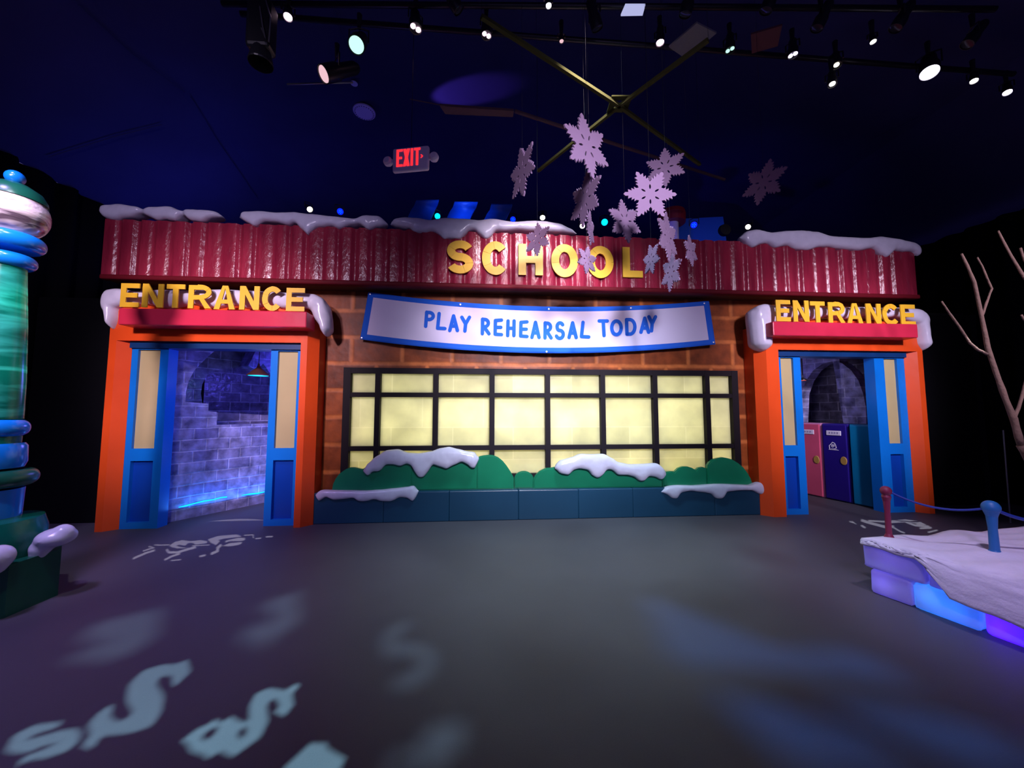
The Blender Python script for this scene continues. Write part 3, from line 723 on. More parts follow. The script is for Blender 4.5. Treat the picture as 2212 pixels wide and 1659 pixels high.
hedge('tall domed green hedge piece at the right end of the planter', [(1529,1006),(1533,1000),(1540,994),(1550,990),(1562,988),(1574,990),(1585,994),(1596,1001),(1607,1010),(1616,1022),(1623,1034),(1627,1046)])
HG = 'snow drifts on the green hedge'
snow_obj('snow_drift', 'lumpy snow drift on the left half of the green hedge', [([(783,1014),(795,1000),(813,985),(835,972),(860,970),(880,978),(905,979),(930,975),(950,968),(970,965),(990,970),(1010,975),(1025,976),(1036,986)], [(783,1020),(796,1029),(805,1018),(820,1018),(835,1003),(850,1003),(865,1007),(880,1001),(890,1005),(897,1020),(905,1031),(915,1031),(925,1020),(935,1003),(950,1008),(965,1013),(980,1005),(998,997),(1010,1003),(1018,1011),(1028,1012),(1036,992)])], YH-.03, .07, .14, HG)
snow_obj('snow_drift', 'lumpy snow drift on the right half of the green hedge', [([(1197,1010),(1203,998),(1215,993),(1235,988),(1255,980),(1275,981),(1305,980),(1320,988),(1335,998),(1360,1003),(1390,1002),(1418,1000),(1432,1008),(1440,1018)], [(1197,1015),(1210,1023),(1228,1026),(1238,1015),(1250,1012),(1270,1015),(1280,1028),(1290,1033),(1300,1028),(1310,1014),(1320,1014),(1335,1026),(1355,1026),(1370,1030),(1380,1039),(1390,1039),(1400,1028),(1415,1030),(1428,1037),(1440,1030)])], YH-.03, .07, .14, HG)
snow_obj('snow_drift', 'thin snow drift along the left end of the planter edge', [([(681,1062),(690,1058),(715,1059),(760,1060),(790,1060),(820,1058),(850,1055),(880,1052),(893,1048),(905,1058)], [(681,1078),(690,1084),(705,1073),(722,1080),(745,1078),(765,1075),(775,1083),(790,1083),(810,1078),(825,1083),(845,1083),(865,1074),(880,1075),(890,1083),(897,1082),(905,1062)])], YP+.0, .05, .12, 'snow drifts on the planter edge')
snow_obj('snow_drift', 'thin snow drift along the right end of the planter edge', [([(1426,1062),(1440,1051),(1460,1048),(1500,1049),(1550,1045),(1600,1047),(1622,1048),(1638,1041),(1652,1042),(1663,1054)], [(1426,1064),(1440,1068),(1452,1077),(1463,1077),(1468,1064),(1490,1060),(1515,1063),(1535,1066),(1545,1077),(1560,1078),(1568,1062),(1600,1059),(1622,1059),(1640,1068),(1655,1069),(1663,1058)])], YP+.0, .05, .12, 'snow drifts on the planter edge')

# ================================================================== inside the left doorway
class WallFrame:
    def __init__(s, A, B, shift=0):
        d = Vector((B[0]-A[0], B[1]-A[1], 0)).normalized(); s.d = d; s.n = Vector((-d.y, d.x, 0)); s.A = Vector((A[0], A[1], 0))+s.n*shift
        s.ang = math.atan2(d.y, d.x)
    def loc(s, px, py):
        r = ray(px, py); t = (s.A-CAM).dot(s.n)/r.dot(s.n); q = CAM+r*t
        return ((q-s.A).dot(s.d), q.z)
    def smin(s, Y=.9): return (Y-s.A.y)/s.d.y
    def make(s, name, pts, th, m, holes=(), y0=0.0):
        o = link(name, prism(BM(), pts, y0, y0+th, holes=holes), m); o.location = s.A; o.rotation_euler = (0, 0, s.ang); return o
a = G(348, 1132); b = G(575, 1085)
W1 = WallFrame((a.x, a.y), (b.x, b.y))
def wl(W, L): return [W.loc(*p) for p in L]
front_px = [(580,915),(468,918),(468,890),(450,888),(450,872),(400,868),(402,845),(408,822),(420,800),(436,783),(452,768),(466,756),(480,752),(520,760),(545,775),(552,770),(600,740)]
p1 = wl(W1, front_px)
zt = 2.75
sm1 = -.04
poly = [(sm1, 0), (W1.loc(575, 1085)[0]+1.0, 0), (W1.loc(575, 1085)[0]+1.0, p1[0][1])]+p1[:13]+[(p1[12][0], zt), (sm1, zt)]
struct(W1.make('wall_left_passage', poly, .30, M['ice_wall']))
o = W1.make('ice_arch', wl(W1, [(538,790),(548,770),(556,752),(620,730),(620,800),(585,806),(570,785),(556,800)]), .28, M['ice_wall'], y0=.02)
tag(o, 'pale tilted ice blocks of the arch seen above the pendant lamp', 'ice block')
W2 = WallFrame((a.x, a.y), (b.x, b.y), .55)
L2 = W2.loc(575, 1000)[0]+1.5
hole = wl(W2, [(437,872),(434,850),(437,830),(446,812),(460,801),(500,795),(560,790),(640,790),(640,900),(455,890)])
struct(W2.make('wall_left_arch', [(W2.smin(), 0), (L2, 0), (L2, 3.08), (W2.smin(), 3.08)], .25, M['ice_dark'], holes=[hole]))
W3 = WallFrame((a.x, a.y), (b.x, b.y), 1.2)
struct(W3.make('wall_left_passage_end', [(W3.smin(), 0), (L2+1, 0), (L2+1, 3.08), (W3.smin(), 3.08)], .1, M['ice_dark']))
# LED strip along the bottom course
for lb, seg in (('longer glowing cyan light strip at the foot of the ice wall', [(385,1096),(400,1092),(420,1087),(440,1082),(460,1079),(475,1075),(489,1073)]), ('shorter bright cyan light strip beside the right door panel', [(521,1070),(540,1067),(556,1065),(572,1062)])):
    pts = []; bm = BM()
    for q in seg:
        s, z = W1.loc(*q); pts.append(W1.A+W1.d*s+Vector((0, 0, z+random.uniform(-.004, .004)))-W1.n*.012)
    tube(bm, pts, [.004]+[random.uniform(.006, .012) for _ in pts[1:]], 6)
    tag(link('led_strip', bm, M['e_strip']), lb, 'light strip', 'light strips on the ice wall')
sm_ = W1.A+W1.d*.8-W1.n*.25
lamp('AREA', 'led_strip_light', W1.A+W1.d*.85-W1.n*.12+Vector((0, 0, .16)), 6, (.05, .25, 1), W1.A+W1.d*.85+Vector((0, 0, .9)), shape='RECTANGLE', size=1.3, size_y=.1)
# pendant lamp
pc = P(558, 812, 1.0)
pd = thing('pendant_lamp', 'brown cone pendant lamp glowing cyan inside the left doorway', 'lamp', pc)
b2 = lathe(BM(), [(.145, 0), (.150, 0), (.155, .012), (.03, .125), (.018, .16), (.012, .19), (0, .19)], 28, cap=False)
o = link('lamp_shade', b2, M['brown'], pd); shade_flatish(o)
link('bulb', lathe(BM(), [(0, .0), (.135, .004), (.135, .012), (0, .014)], 24), M['e_cyan'], pd)
link('cord', tube(BM(), [(0, 0, .18), (0, 0, 2.72-pc.z+.4)], .006, 6), M['black'], pd)
lamp('POINT', 'pendant_light', pc+Vector((0, 0, -.05)), 1.2, (.05, .6, 1), shadow_soft_size=.1)
lamp('POINT', 'passage_blue_light', (-2.75, 1.75, 2.15), 38, (.10, .08, 1), shadow_soft_size=.15)
lamp('POINT', 'passage_blue_low', (-2.7, 1.7, .8), 9, (.12, .22, 1), shadow_soft_size=.25)
lamp('POINT', 'passage_front_fill', (-3.15, .70, 1.9), 12, (.28, .25, 1), shadow_soft_size=.2)  # unseen lamp, added to lighten the near end of the ice wall
# unseen partitions and cover, added to keep ceiling light out of the rooms
struct(link('light_stop_passage', box(box(BM(), -1.95-.15, -1.95-.05, YW+.16, 4.5, 0, 3.1), LD['o0']-.1, LD['o0'], YW, 4.5, 0, 3.1), M['dark']))
struct(link('light_stop_hall', box(box(BM(), 4.05, 4.15, YW+.16, 4.5, 0, 3.1), 8.0, 8.1, YW, 4.5, 0, 3.1), M['dark']))
struct(link('light_stop_back', box(BM(), -5.2, 8.1, 4.5, 4.6, 0, 3.1), M['dark']))
struct(link('light_stop_rooms', box(BM(), -5.2, 8.1, YW+.16, 4.6, 3.1, 3.16), M['dark']))
struct(link('wall_left_return', box(BM(), -6.2, LD['o0']+.02, YW+.1, YW+.2, 0, 3.1), M['drape']))
struct(link('wall_right_return', box(BM(), RD['o1']-.02, 8.1, YW+.1, YW+.2, 0, 3.1), M['drape']))

# ================================================================== inside the right doorway
a = G(1744, 1069); b = G(1893, 1100)
WR = WallFrame((a.x, a.y), (b.x, b.y))     # runs towards the camera
SR = WR.loc(1893, 1000)[0]
def locker(label, p0, p1, m, edge=None, ztop=None, plate=True, knob=None):
    s0, s1 = WR.loc(*p0)[0], WR.loc(*p1)[0]
    t = thing('locker', label, 'locker', WR.A+WR.d*s0, 'lockers in the right doorway'); t.rotation_euler = (0, 0, WR.ang)
    wdt = s1-s0
    link('body', rbox(0, wdt, .03, .35, 0, ztop, .015), edge or m, t)
    dr = link('door', rbox(.02, wdt-.02, .0, .035, .02, ztop-.02, .01), m, t)
    if plate:
        pb = link('name_plate', rbox(wdt*.22, wdt*.78, -.012, .002, ztop-.20, ztop-.12, .01), M['white'], dr)
        tx = BM()
        rnd = random.Random(int(wdt*1000))
        for k in range(4):
            xx = wdt*(.33+.1*k); poly_ = ribbon([(xx, ztop-.175), (xx+.004, ztop-.145), (xx+wdt*.05, ztop-.15), (xx+wdt*.03, ztop-.175)], .005)
            for q in poly_: prism(tx, q, -.014, -.012)
        link('scribble', tx, M['navylock'], pb)
    if knob:
        kb = lathe(BM(), [(0, -.012), (.045, -.012), (.05, -.006), (.05, .0), (0, 0)], 20)
        bmesh.ops.scale(kb, verts=kb.verts, vec=(1, 1.4, 1))
        bmesh.ops.rotate(kb, verts=kb.verts, cent=(0, 0, 0), matrix=Matrix.Rotation(R(-90), 3, 'X'))
        bmesh.ops.translate(kb, verts=kb.verts, vec=(wdt*.82, 0, WR.loc(*knob)[1]))
        bmesh.ops.translate(kb, verts=kb.verts, vec=(0, -.0, 0))
        link('handle', kb, M['gold'], dr)
    return t, dr, s0
zl = WR.loc(1840, 915)[1]; z2 = WR.loc(1756, 915)[1]
zl = (zl+z2)/2
# run continues behind the panel at the left
locker('pink locker with a pale edge at the left inside the right doorway', (1722, 1060), (1779, 1060), M['pinklock'], M['pinkedge'], zl, True, (1765, 993))
t, dr, s0 = locker('dark navy locker with a white doodle beside the pink locker', (1781, 1060), (1838, 1060), M['navylock'], M['navylock'], zl, True, (1818, 995))
# white doodle, a small looping line figure
bm = BM(); cs, cz = WR.loc(1799, 963); cs -= s0
for st in ([(-.045, -.05), (-.05, .0), (-.02, .03), (0, .055), (.03, .04), (.045, 0), (.05, -.03), (.02, -.045), (-.03, -.04), (.06, -.055)], [(-.02, -.01), (0, .02), (.025, .0), (.0, -.02), (-.02, -.01)], [(-.06, -.06), (.08, -.06)], [(-.03, .02), (.0, .0), (.03, .025)]):
    for q in ribbon([(cs+x*1.1, cz+z*1.1) for x, z in st], .009): prism(bm, q, -.006, -.001)
link('doodle', bm, M['white'], dr)
locker('wide plain teal blue locker panel at the right inside the right doorway', (1840, 1060), (1898, 1060), M['teal'], M['teal'], zl, False)
arch = wl(WR, [(1715,905),(1718,850),(1728,822),(1743,800),(1762,786),(1785,779),(1805,784),(1825,800),(1840,822),(1850,850),(1856,880),(1856,905)])
s_min, s_max = -2.2, WR.smin(.86)-.12
zq = zl+.006
apts = [(x_, max(z_, zq)) for x_, z_ in arch]
o = WR.make('wall_right_passage', [(s_min, zq), (apts[0][0], zq)]+apts[1:-1]+[(apts[-1][0], zq), (s_max, zq), (s_max, 2.9), (s_min, 2.9)], .2, M['ice_wall'], y0=.15); struct(o)
WR2 = WallFrame((a.x, a.y), (b.x, b.y), .9)
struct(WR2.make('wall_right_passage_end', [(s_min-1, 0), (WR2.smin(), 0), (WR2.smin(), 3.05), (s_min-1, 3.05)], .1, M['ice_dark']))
lamp('POINT', 'hall_blue_light', (5.0, 1.9, 2.3), 6, (.25, .2, 1), shadow_soft_size=.2)
lamp('POINT', 'hall_purple_fill', (4.9, .75, 1.9), 9, (.8, .72, 1), shadow_soft_size=.2)  # unseen fill lamp, set close to brighten the lockers
pc = P(1734, 822, 1.0)
o = thing('ceiling_lamp', 'small glowing red lamp high inside the right doorway', 'lamp', pc)
link('lens', lathe(BM(), [(0, 0), (.05, .002), (.055, .012), (0, .014)], 20), M['e_red'], o)
link('shade', lathe(BM(), [(.065, .0), (.06, .02), (.01, .05), (.01, 3.1-pc.z), (0, 3.1-pc.z)], 20, cap=False), M['black'], o)

# ================================================================== street-lamp column at the left
AX = Vector((-3.90, -1.72, 0))
dcol = (AX-CAM).dot(FWD)
def zcol(py): # height of a pixel row on the column's axis
    lo, hi = -1, 6
    for _ in range(40):
        m_ = (lo+hi)/2; v = Vector((AX.x, AX.y, m_))-CAM
        y = 829.5-FOC*v.dot(UPV)/v.dot(FWD)
        if y > py: lo = m_
        else: hi = m_
    return (lo+hi)/2
colm = thing('street_lamp', 'fat green and blue ice street lamp column cropped at the left edge', 'street lamp', AX)
def cpart(name, prof, m, parent=colm, seg=48, noise=0):
    b_ = lathe(BM(), prof, seg)
    if noise:
        for v in b_.verts:
            k = 1+random.uniform(-noise, noise); v.co.x *= k; v.co.y *= k
    o = link(name, b_, m, parent); shade_flatish(o, 50); return o
def ringprof(zc, h, r, core):
    return [(core, zc-h)]+[(r-h*.9+h*.9*math.cos(R(t)), zc+h*math.sin(R(t))) for t in range(-90, 91, 15)]+[(core, zc+h)]
z = zcol
bm = prism(BM(), [(.46*math.cos(R(45*k+22.5))*1.0, .46*math.sin(R(45*k+22.5))) for k in range(8)], 0, z(1205), ax='xy')
link('base', bm, M['greendk'], colm)
cpart('lower_drum', [(.34, z(1205)), (.35, z(1170)), (.345, z(1150)), (.32, z(1125)), (.22, z(1120))], M['greencol'])
cpart('blue_drum', [(.20, z(1125)), (.205, z(1058))], M['bluering'])
cpart('green_ring', ringprof(z(1035), .065, .275, .15), M['greendk'])
cpart('blue_drum', [(.19, z(1012)), (.205, z(1000)), (.20, z(965)), (.185, z(958))], M['bluering'])
cpart('neck', [(.165, z(962)), (.165, z(940))], M['greencol'])
cpart('blue_ring', ringprof(z(925), .07, .205, .12), M['bluering'])
cpart('shaft', [(.165, z(905)), (.16, z(820)), (.14, z(700)), (.115, z(600)), (.11, z(575))], M['shaft'], noise=.006)
cpart('blue_ring', ringprof(z(563), .055, .165, .07), M['bluering'])
cpart('blue_ring', ringprof(z(522), .065, .205, .07), M['bluering'])
zc = z(462); rg = .215
cpart('globe', [(0, zc-rg*.95)]+[(rg*math.cos(R(t)), zc+rg*1.0*math.sin(R(t))) for t in range(-80, 81, 8)]+[(0, zc+rg*.98)], M['globe'])
cpart('cap', [(.195, z(434)), (.19, z(426)), (.16, z(412)), (.09, z(400)), (.05, z(396)), (0, z(394))], M['greendk'])
cpart('finial', [(0, z(396))]+[(.06*math.cos(R(t)), z(384)+.058*math.sin(R(t))) for t in range(-80, 81, 16)]+[(0, z(384)+.059)], M['bluering'])
lamp('POINT', 'shaft_glow', (AX.x, AX.y, z(650)), 3.0, (.3, 1, .85), shadow_soft_size=.05)
lamp('POINT', 'shaft_glow_low', (AX.x, AX.y, z(800)), 1.5, (.3, 1, .85), shadow_soft_size=.05)
# snow lumps on the base
def lump(name, label, c, r, seed, drip=None, group=None):
    bm = BM(); bmesh.ops.create_icosphere(bm, subdivisions=3, radius=1)
    for v in bm.verts: v.co = Vector((v.co.x*r[0], v.co.y*r[1], v.co.z*r[2]))
    if drip:
        for dx, dy, dz, rr in drip:
            b2 = bmesh.ops.create_icosphere(bm, subdivisions=2, radius=rr); bmesh.ops.translate(bm, verts=b2['verts'], vec=(dx, dy, dz))
    o = link(name, bm, M['snow'], smooth=True); o.location = c
    rm = o.modifiers.new('remesh', 'REMESH'); rm.mode = 'VOXEL'; rm.voxel_size = .016; rm.use_smooth_shade = True
    s = o.modifiers.new('smooth', 'SMOOTH'); s.iterations = 6
    return tag(o, label, 'snow', group)
zb1 = z(1190)
q = P(122, 1160, -1.62)
lump('snow_lump', 'pale snow lump drooping over the right side of the column base', q, (.115, .13, .075), 1, [(-.06, -.05, -.07, .07), (-.07, -.06, -.12, .05), (.045, 0, .03, .075)], 'snow lumps on the column base')
q = P(-6, 1205, -1.95)
lump('snow_lump', 'snow lump on the column base, cut by the left picture edge', q, (.08, .10, .09), 2, [(0, 0, -.06, .06)], 'snow lumps on the column base')

# ================================================================== ice platform at the right
zt = .42
A0 = G(1880, 1280); B0 = G(2212, 1402)
dv = (B0-A0).normalized(); A0 = A0; nv = Vector((dv.y, -dv.x, 0))
if nv.x < 0: nv = -nv
nv = Vector((-dv.y, dv.x, 0)) if Vector((-dv.y, dv.x, 0)).x > 0 else Vector((dv.y, -dv.x, 0))
pf = thing('ice_platform', 'low platform of milky ice blocks glowing blue, topped with snow', 'platform', A0)
Mloc = Matrix(((dv.x, nv.x, 0, A0.x), (dv.y, nv.y, 0, A0.y), (0, 0, 1, 0), (0, 0, 0, 1)))
def pfl(o): o.data.transform(Mloc); return par(o, pf)
# far edge direction
F1 = G(2212, 1146, zt); F0 = G(1885, 1168, zt)
def L2(p): v = p-A0; return (v.dot(dv), v.dot(nv))
f0, f1 = L2(F0), L2(F1)
def blk(s0, s1, z0, z1, n0=0.0, n1=.34):
    bm = rbox(s0, s1, n0, n1, z0, z1, .028, 3)
    for v in bm.verts: v.co += Vector((random.uniform(-.006, .006), random.uniform(-.006, .006), random.uniform(-.004, .004)))
    o = link('ice_block', bm, M['iceblk'], smooth=True); return pfl(o)
for s0, s1 in ((0, .26), (.27, .62), (.63, 1.1), (1.12, 1.7), (1.72, 2.3)):
    blk(s0, s1, 0, .195, .01, .36)
for s0, s1 in ((-.03, .36), (.37, .85), (.86, 1.4), (1.42, 2.3)):
    blk(s0, s1, .205, .40, -.015, .36)
bm = prism(BM(), [(0.02, .34), (2.3, .34), (2.3, 2.4), (f1[0], f1[1]+.0), (f0[0]+.02, f0[1]+.3)], 0, .38, ax='xy')
pfl(link('core', bm, M['iceblk']))
# snow layer : grid over the top plus spill over the edge
bm = BM(); NS, NT = 60, 46; gr = []
def edge_far(n):  # s of far edge at given n
    t = (n-f0[1])/(f1[1]-f0[1]); return f0[0]+(f1[0]-f0[0])*t
for i in range(NS+1):
    row = []
    u = i/NS
    for j in range(NT+1):
        v = j/NT
        if v < .4:   # spill part from bottom up to the edge
            w_ = v/.4
            sa = -.02+2.32*u
            spill = .025+max(0, min(.20, (sa-.34)*1.1))+max(0, (sa-.5)*.12)
            n_ = -.02-(.012+.05*min(1, max(0, sa-.3)*5))*math.sin((1-w_)*math.pi/2)
            zz = .425-spill*(1-w_)**1.4
            s_ = sa
        else:
            w_ = (v-.4)/.6; n_ = -.02+w_*2.3; s_ = edge_far(n_)*(1-u)+2.3*u if False else (edge_far(n_)+.0)*(1-u)+(2.3)*u
            zz = .428+.05*math.sin(min(1, w_*3)*math.pi/2)*min(1, u*5)*.8
        zz += .012*math.sin(s_*9+n_*7)+.008*math.sin(s_*23-n_*17) if v >= .35 else .006*math.sin(s_*19)
        row.append(bm.verts.new((s_+random.uniform(-.004, .004), n_+random.uniform(-.004, .004), zz)))
    gr.append(row)
for a_, b_ in zip(gr, gr[1:]):
    for k in range(NT): bm.faces.new((a_[k], b_[k], b_[k+1], a_[k+1]))
recalc(bm)
o = pfl(link('snow_layer', bm, M['snowtop'], smooth=True))
s = o.modifiers.new('thick', 'SOLIDIFY'); s.thickness = .04; s.offset = 0
def pw(s_, n_, z_): return Mloc @ Vector((s_, n_, z_))
for (s_, n_, z_, e, c, r_) in ((.08, .10, .11, .5, (.25, .18, 1), .04), (.14, .12, .31, .5, (.25, .18, 1), .04), (.36, .10, .12, 1.0, (.03, .35, 1), .06), (.50, .09, .09, .7, (.03, .25, 1), .06), (.70, .09, .08, 2.0, (.07, .004, 1), .06), (.90, .09, .08, 2.0, (.07, .004, 1), .06), (1.25, .08, .11, 2.0, (.07, .01, 1), .03), (.72, .05, .26, 1.2, (.16, .06, 1), .05), (.38, .10, .31, .4, (.2, .2, 1), .04)):
    lamp('POINT', 'platform_led', pw(s_, n_, z_), e, c, shadow_soft_size=r_)
# stanchions and rope
def post(name, label, base, top, m, r):
    t = thing(name, label, 'post', base, 'rope posts on the snow platform'); h = (top-base.z)
    link('shaft', lathe(BM(), [(r*1.7, 0), (r*1.6, .01), (r*.9, .05), (r*.8, h*.5), (r*1.0, h*.72), (r*1.35, h*.80), (r*1.1, h*.84)], 20), m, t)
    link('knob', lathe(BM(), [(0, h*.82)]+[(r*1.65*math.cos(R(a)), h-r*1.7+r*1.7*math.sin(R(a))) for a in range(-70, 71, 14)]+[(0, h)], 20), m, t, smooth=True)
    return t
b1 = G(1921, 1166, .43); b2_ = G(2150, 1203, .45)
def topz(b, py):
    d = (b-CAM).dot(FWD); lo, hi = 0, 3
    for _ in range(40):
        m_ = (lo+hi)/2; v = Vector((b.x, b.y, m_))-CAM
        if 829.5-FOC*v.dot(UPV)/v.dot(FWD) > py: lo = m_
        else: hi = m_
    return lo
h1, h2 = topz(b1, 1050), topz(b2_, 1081)
post('rope_post', 'dull red rope post on the corner of the snow platform', b1, h1, M['redpost'], .024)
post('rope_post', 'light blue rope post standing in the snow on the platform', b2_, h2, M['bluepost'], .030)
def rope(label, p, q, sag, m, r=.012):
    pts = [p.lerp(q, i/20)-Vector((0, 0, sag*4*(i/20)*(1-i/20))) for i in range(21)]
    tag(link('rope', tube(BM(), pts, r, 8), m, smooth=True), label, 'rope', 'ropes on the snow platform posts')
far = G(1975, 1120, .50)+Vector((.8, 1.2, .1))
pa_ = Vector((b2_.x, b2_.y, h2-.05))
rope('dark blue rope sagging between the red post and the blue post', pa_, Vector((b1.x, b1.y, h1-.03)), .075, M['chain'], .008)
rope('blue rope running from the blue post to the right picture edge', pa_, pa_+Vector((.75, -.05, -.03)), .09, M['chain'])
# a thin dark pole beyond
q = P(2181, 1110, -.3)
tag(link('thin_pole', tube(BM(), [(q.x, q.y, 0), (q.x+.02, q.y, 1.25)], .008, 8), M['steel']), 'thin grey pole before the black drape behind the branches', 'pole')

# bare tree at the right edge
TY = -1.75
tree = thing('bare_tree', 'bare leafless brown branches reaching in at the right edge', 'tree', P(2225, 1150, TY))
def br(pts, r0, r1, name='branch'):
    q = [P(x, y, TY+dy) for x, y, dy in pts]; n = len(q)
    rr = [.78*(r0+(r1-r0)*i/(n-1)) for i in range(n)]
    qq, r2 = [], []
    for i in range(n-1):
        for k in range(3):
            qq.append(q[i].lerp(q[i+1], k/3)+Vector((random.uniform(-.004, .004),)*3)); r2.append((rr[i]+(rr[i+1]-rr[i])*k/3)*random.uniform(.9, 1.12))
    qq.append(q[-1]); r2.append(rr[-1])
    o = link(name, tube(BM(), qq, r2, 10), M['branch'], smooth=True); par(o, tree); return o
br([(2250,1150,.05),(2245,1060,.03),(2228,1000,0),(2205,962,0)], .06, .04, 'trunk')
br([(2205,962,0),(2190,905,0),(2172,862,0),(2150,800,.02),(2134,752,.03),(2122,690,.04),(2105,610,.05),(2090,575,.05),(2077,548,.06)], .034, .012)
br([(2132,765,.03),(2112,755,0),(2096,742,-.02),(2072,705,-.03),(2050,675,-.04),(2034,651,-.05)], .016, .009)
br([(2121,684,.04),(2130,655,.06),(2143,624,.08),(2132,600,.09),(2122,575,.1),(2111,556,.1)], .014, .009)
br([(2190,905,0),(2204,870,.03),(2214,830,.05),(2230,770,.08)], .02, .014)
br([(2156,498,.1),(2172,530,.08),(2190,562,.06),(2212,598,.04),(2240,640,.02)], .010, .02)
br([(2204,535,.1),(2212,560,.1),(2235,600,.1)], .012, .014)
br([(2206,680,.0),(2212,690,0),(2240,720,0)], .01, .014)

# ================================================================== hanging snowflakes
def flake_mesh():
    out = []
    half = [(0, 1.0), (4.5, .93), (5, .82), (12.5, .85), (10.5, .70), (18.5, .74), (16.5, .61), (25, .66), (24, .56), (30, .49)]
    for s in range(6):
        b_ = 60*s+90
        seq = [(-a, r) for a, r in reversed(half[1:])]+half[:-1]
        for a, r in seq: out.append((r*math.cos(R(b_+a)), r*math.sin(R(b_+a))))
    holes = []
    for s in range(6):
        an = R(60*s+60+60); c, sn = math.cos(an), math.sin(an); h = []
        for k in range(10):
            t_ = 2*math.pi*k/10; u_ = .29+.09*math.cos(t_); v_ = .035*math.sin(t_)
            h.append((u_*c-v_*sn, u_*sn+v_*c))
        holes.append(h)
    bm = prism(BM(), out, -.02, .02, holes=holes)
    me = bpy.data.meshes.new('snowflake'); bm.to_mesh(me); bm.free(); me.materials.append(M['flake']); return me
fme = flake_mesh()
HZ = 4.55
FL = [  # px, py, w, h, Y, roll, label
 (1128,371,56,120,-2.0,-8,'narrow snowflake hanging alone at the left of the cluster'),
 (1268,316,98,140,-2.1,-14,'largest upper snowflake turned slightly, top left of the cluster'),
 (1264,430,70,120,-1.75,10,'middle snowflake hanging just below the top left one'),
 (1404,420,110,116,-2.1,30,'big face-on snowflake in the middle of the cluster'),
 (1437,362,92,88,-1.6,0,'snowflake tucked behind the upper right of the big face-on one'),
 (1350,478,70,96,-1.5,-12,'snowflake hanging below left of the big face-on one'),
 (1650,394,86,94,-1.6,20,'lone snowflake hanging apart at the right of the cluster'),
 (1275,492,17,78,-1.5,0,'thin edge-on snowflake at the roof edge above the second letter O'),
 (1161,517,58,74,-1.0,2,'dark snowflake in front of the letter H'),
 (1268,562,44,64,-.8,8,'small dark snowflake between the two letters O'),
 (1407,560,36,70,-.8,-10,'small dark snowflake right of the letter L'),
 (1442,512,40,110,-1.5,-5,'upper of two overlapping narrow snowflakes right of the SCHOOL sign'),
 (1450,588,44,84,-1.2,12,'lower of two overlapping narrow snowflakes right of the SCHOOL sign'),
 (1492,542,26,68,-1.2,-12,'small narrow snowflake furthest right over the red roof')]
for i, (px, py, w_, h_, Y, roll, lb) in enumerate(FL):
    c = P(px, py, Y); dep = (c-CAM).dot(FWD); r_ = h_/2*dep/FOC
    t = thing('snowflake', lb, 'snowflake', c, 'board snowflakes hanging before the school')
    yaw = math.acos(max(.06, min(1, w_/h_*.98)))
    view = math.atan2(c.x, c.y-CY)
    b_ = bpy.data.objects.new('flake_board', fme); COL.objects.link(b_); b_.parent = t
    b_.rotation_euler = (Matrix.Rotation(-view+yaw*(1 if i % 2 else -1), 3, 'Z') @ Matrix.Rotation(R(roll), 3, 'Y')).to_euler()
    b_.scale = (r_, .012/.04*1.0 if True else 1, r_)
    link('hanging_wire', tube(BM(), [(0, 0, r_*.9), (0, 0, ceilz(c.x)-c.z-.01)], .0012, 4), M['black'], t)
# hanger bars in an X with a square plate
def hz(px, py): return G(px, py, HZ)
ctr = hz(1338, 232)
hg = thing('snowflake_hanger', 'olive X shaped hanging bars with square hub above the snowflakes', 'hanger', ctr)
for e in ((1040, 40), (1512, 358), (1530, 90), (1162, 372)):
    q = hz(*e); d = (q-ctr); L_ = d.length; d.normalize(); sd = Vector((-d.y, d.x, 0))
    bm = BM(); w2 = .016
    poly = [ctr+sd*w2, q+sd*w2, q-sd*w2, ctr-sd*w2]
    prism(bm, [(p.x, p.y) for p in poly], HZ, HZ+.03, ax='xy'); par(link('bar', bm, M['strap']), hg)
R_ = .145
sq = lambda r: [(ctr.x+r*math.cos(R(a)), ctr.y+r*math.sin(R(a))) for a in (40, 130, 220, 310)]
par(link('hub_plate', prism(BM(), sq(R_), HZ+.03, HZ+.042, holes=[[(ctr.x+(x-ctr.x)*1, ctr.y+(y-ctr.y)*1) for x, y in sq(.07)]], ax='xy'), M['strap']), hg)
for e in ((1040, 40), (1512, 358), (1530, 90), (1162, 372)):
    q = hz(*e); par(link('hanger_wire', tube(BM(), [q+Vector((0, 0, .01)), (q.x, q.y, 6.2)], .0015, 4), M['black']), hg)
# ceiling pipe and duct
q = [G(x, y, 5.1) for x, y in ((1112, 240), (1340, 315), (1565, 388))]
tag(link('ceiling_pipe', tube(BM(), q, .022, 10), M['pinkpipe'], smooth=True), 'dull pink pipe slanting behind the hanging snowflakes', 'pipe')
bq = [G(x, y, 5.2) for x, y in ((950, 229), (1110, 240), (1108, 253), (962, 247))]
tag(link('ceiling_board', prism(BM(), [(p.x, p.y) for p in bq], 5.2, 5.23, ax='xy'), M['pinkpipe']), 'narrow brown board below the purple glow on the ceiling', 'board')
q0, q1 = G(885, 214, 5.2), G(962, 229, 5.2)
tag(link('ceiling_rod', tube(BM(), [q0, q1], .006, 6), M['pinkpipe']), 'thin dull rod at the left end of the narrow brown board', 'rod')

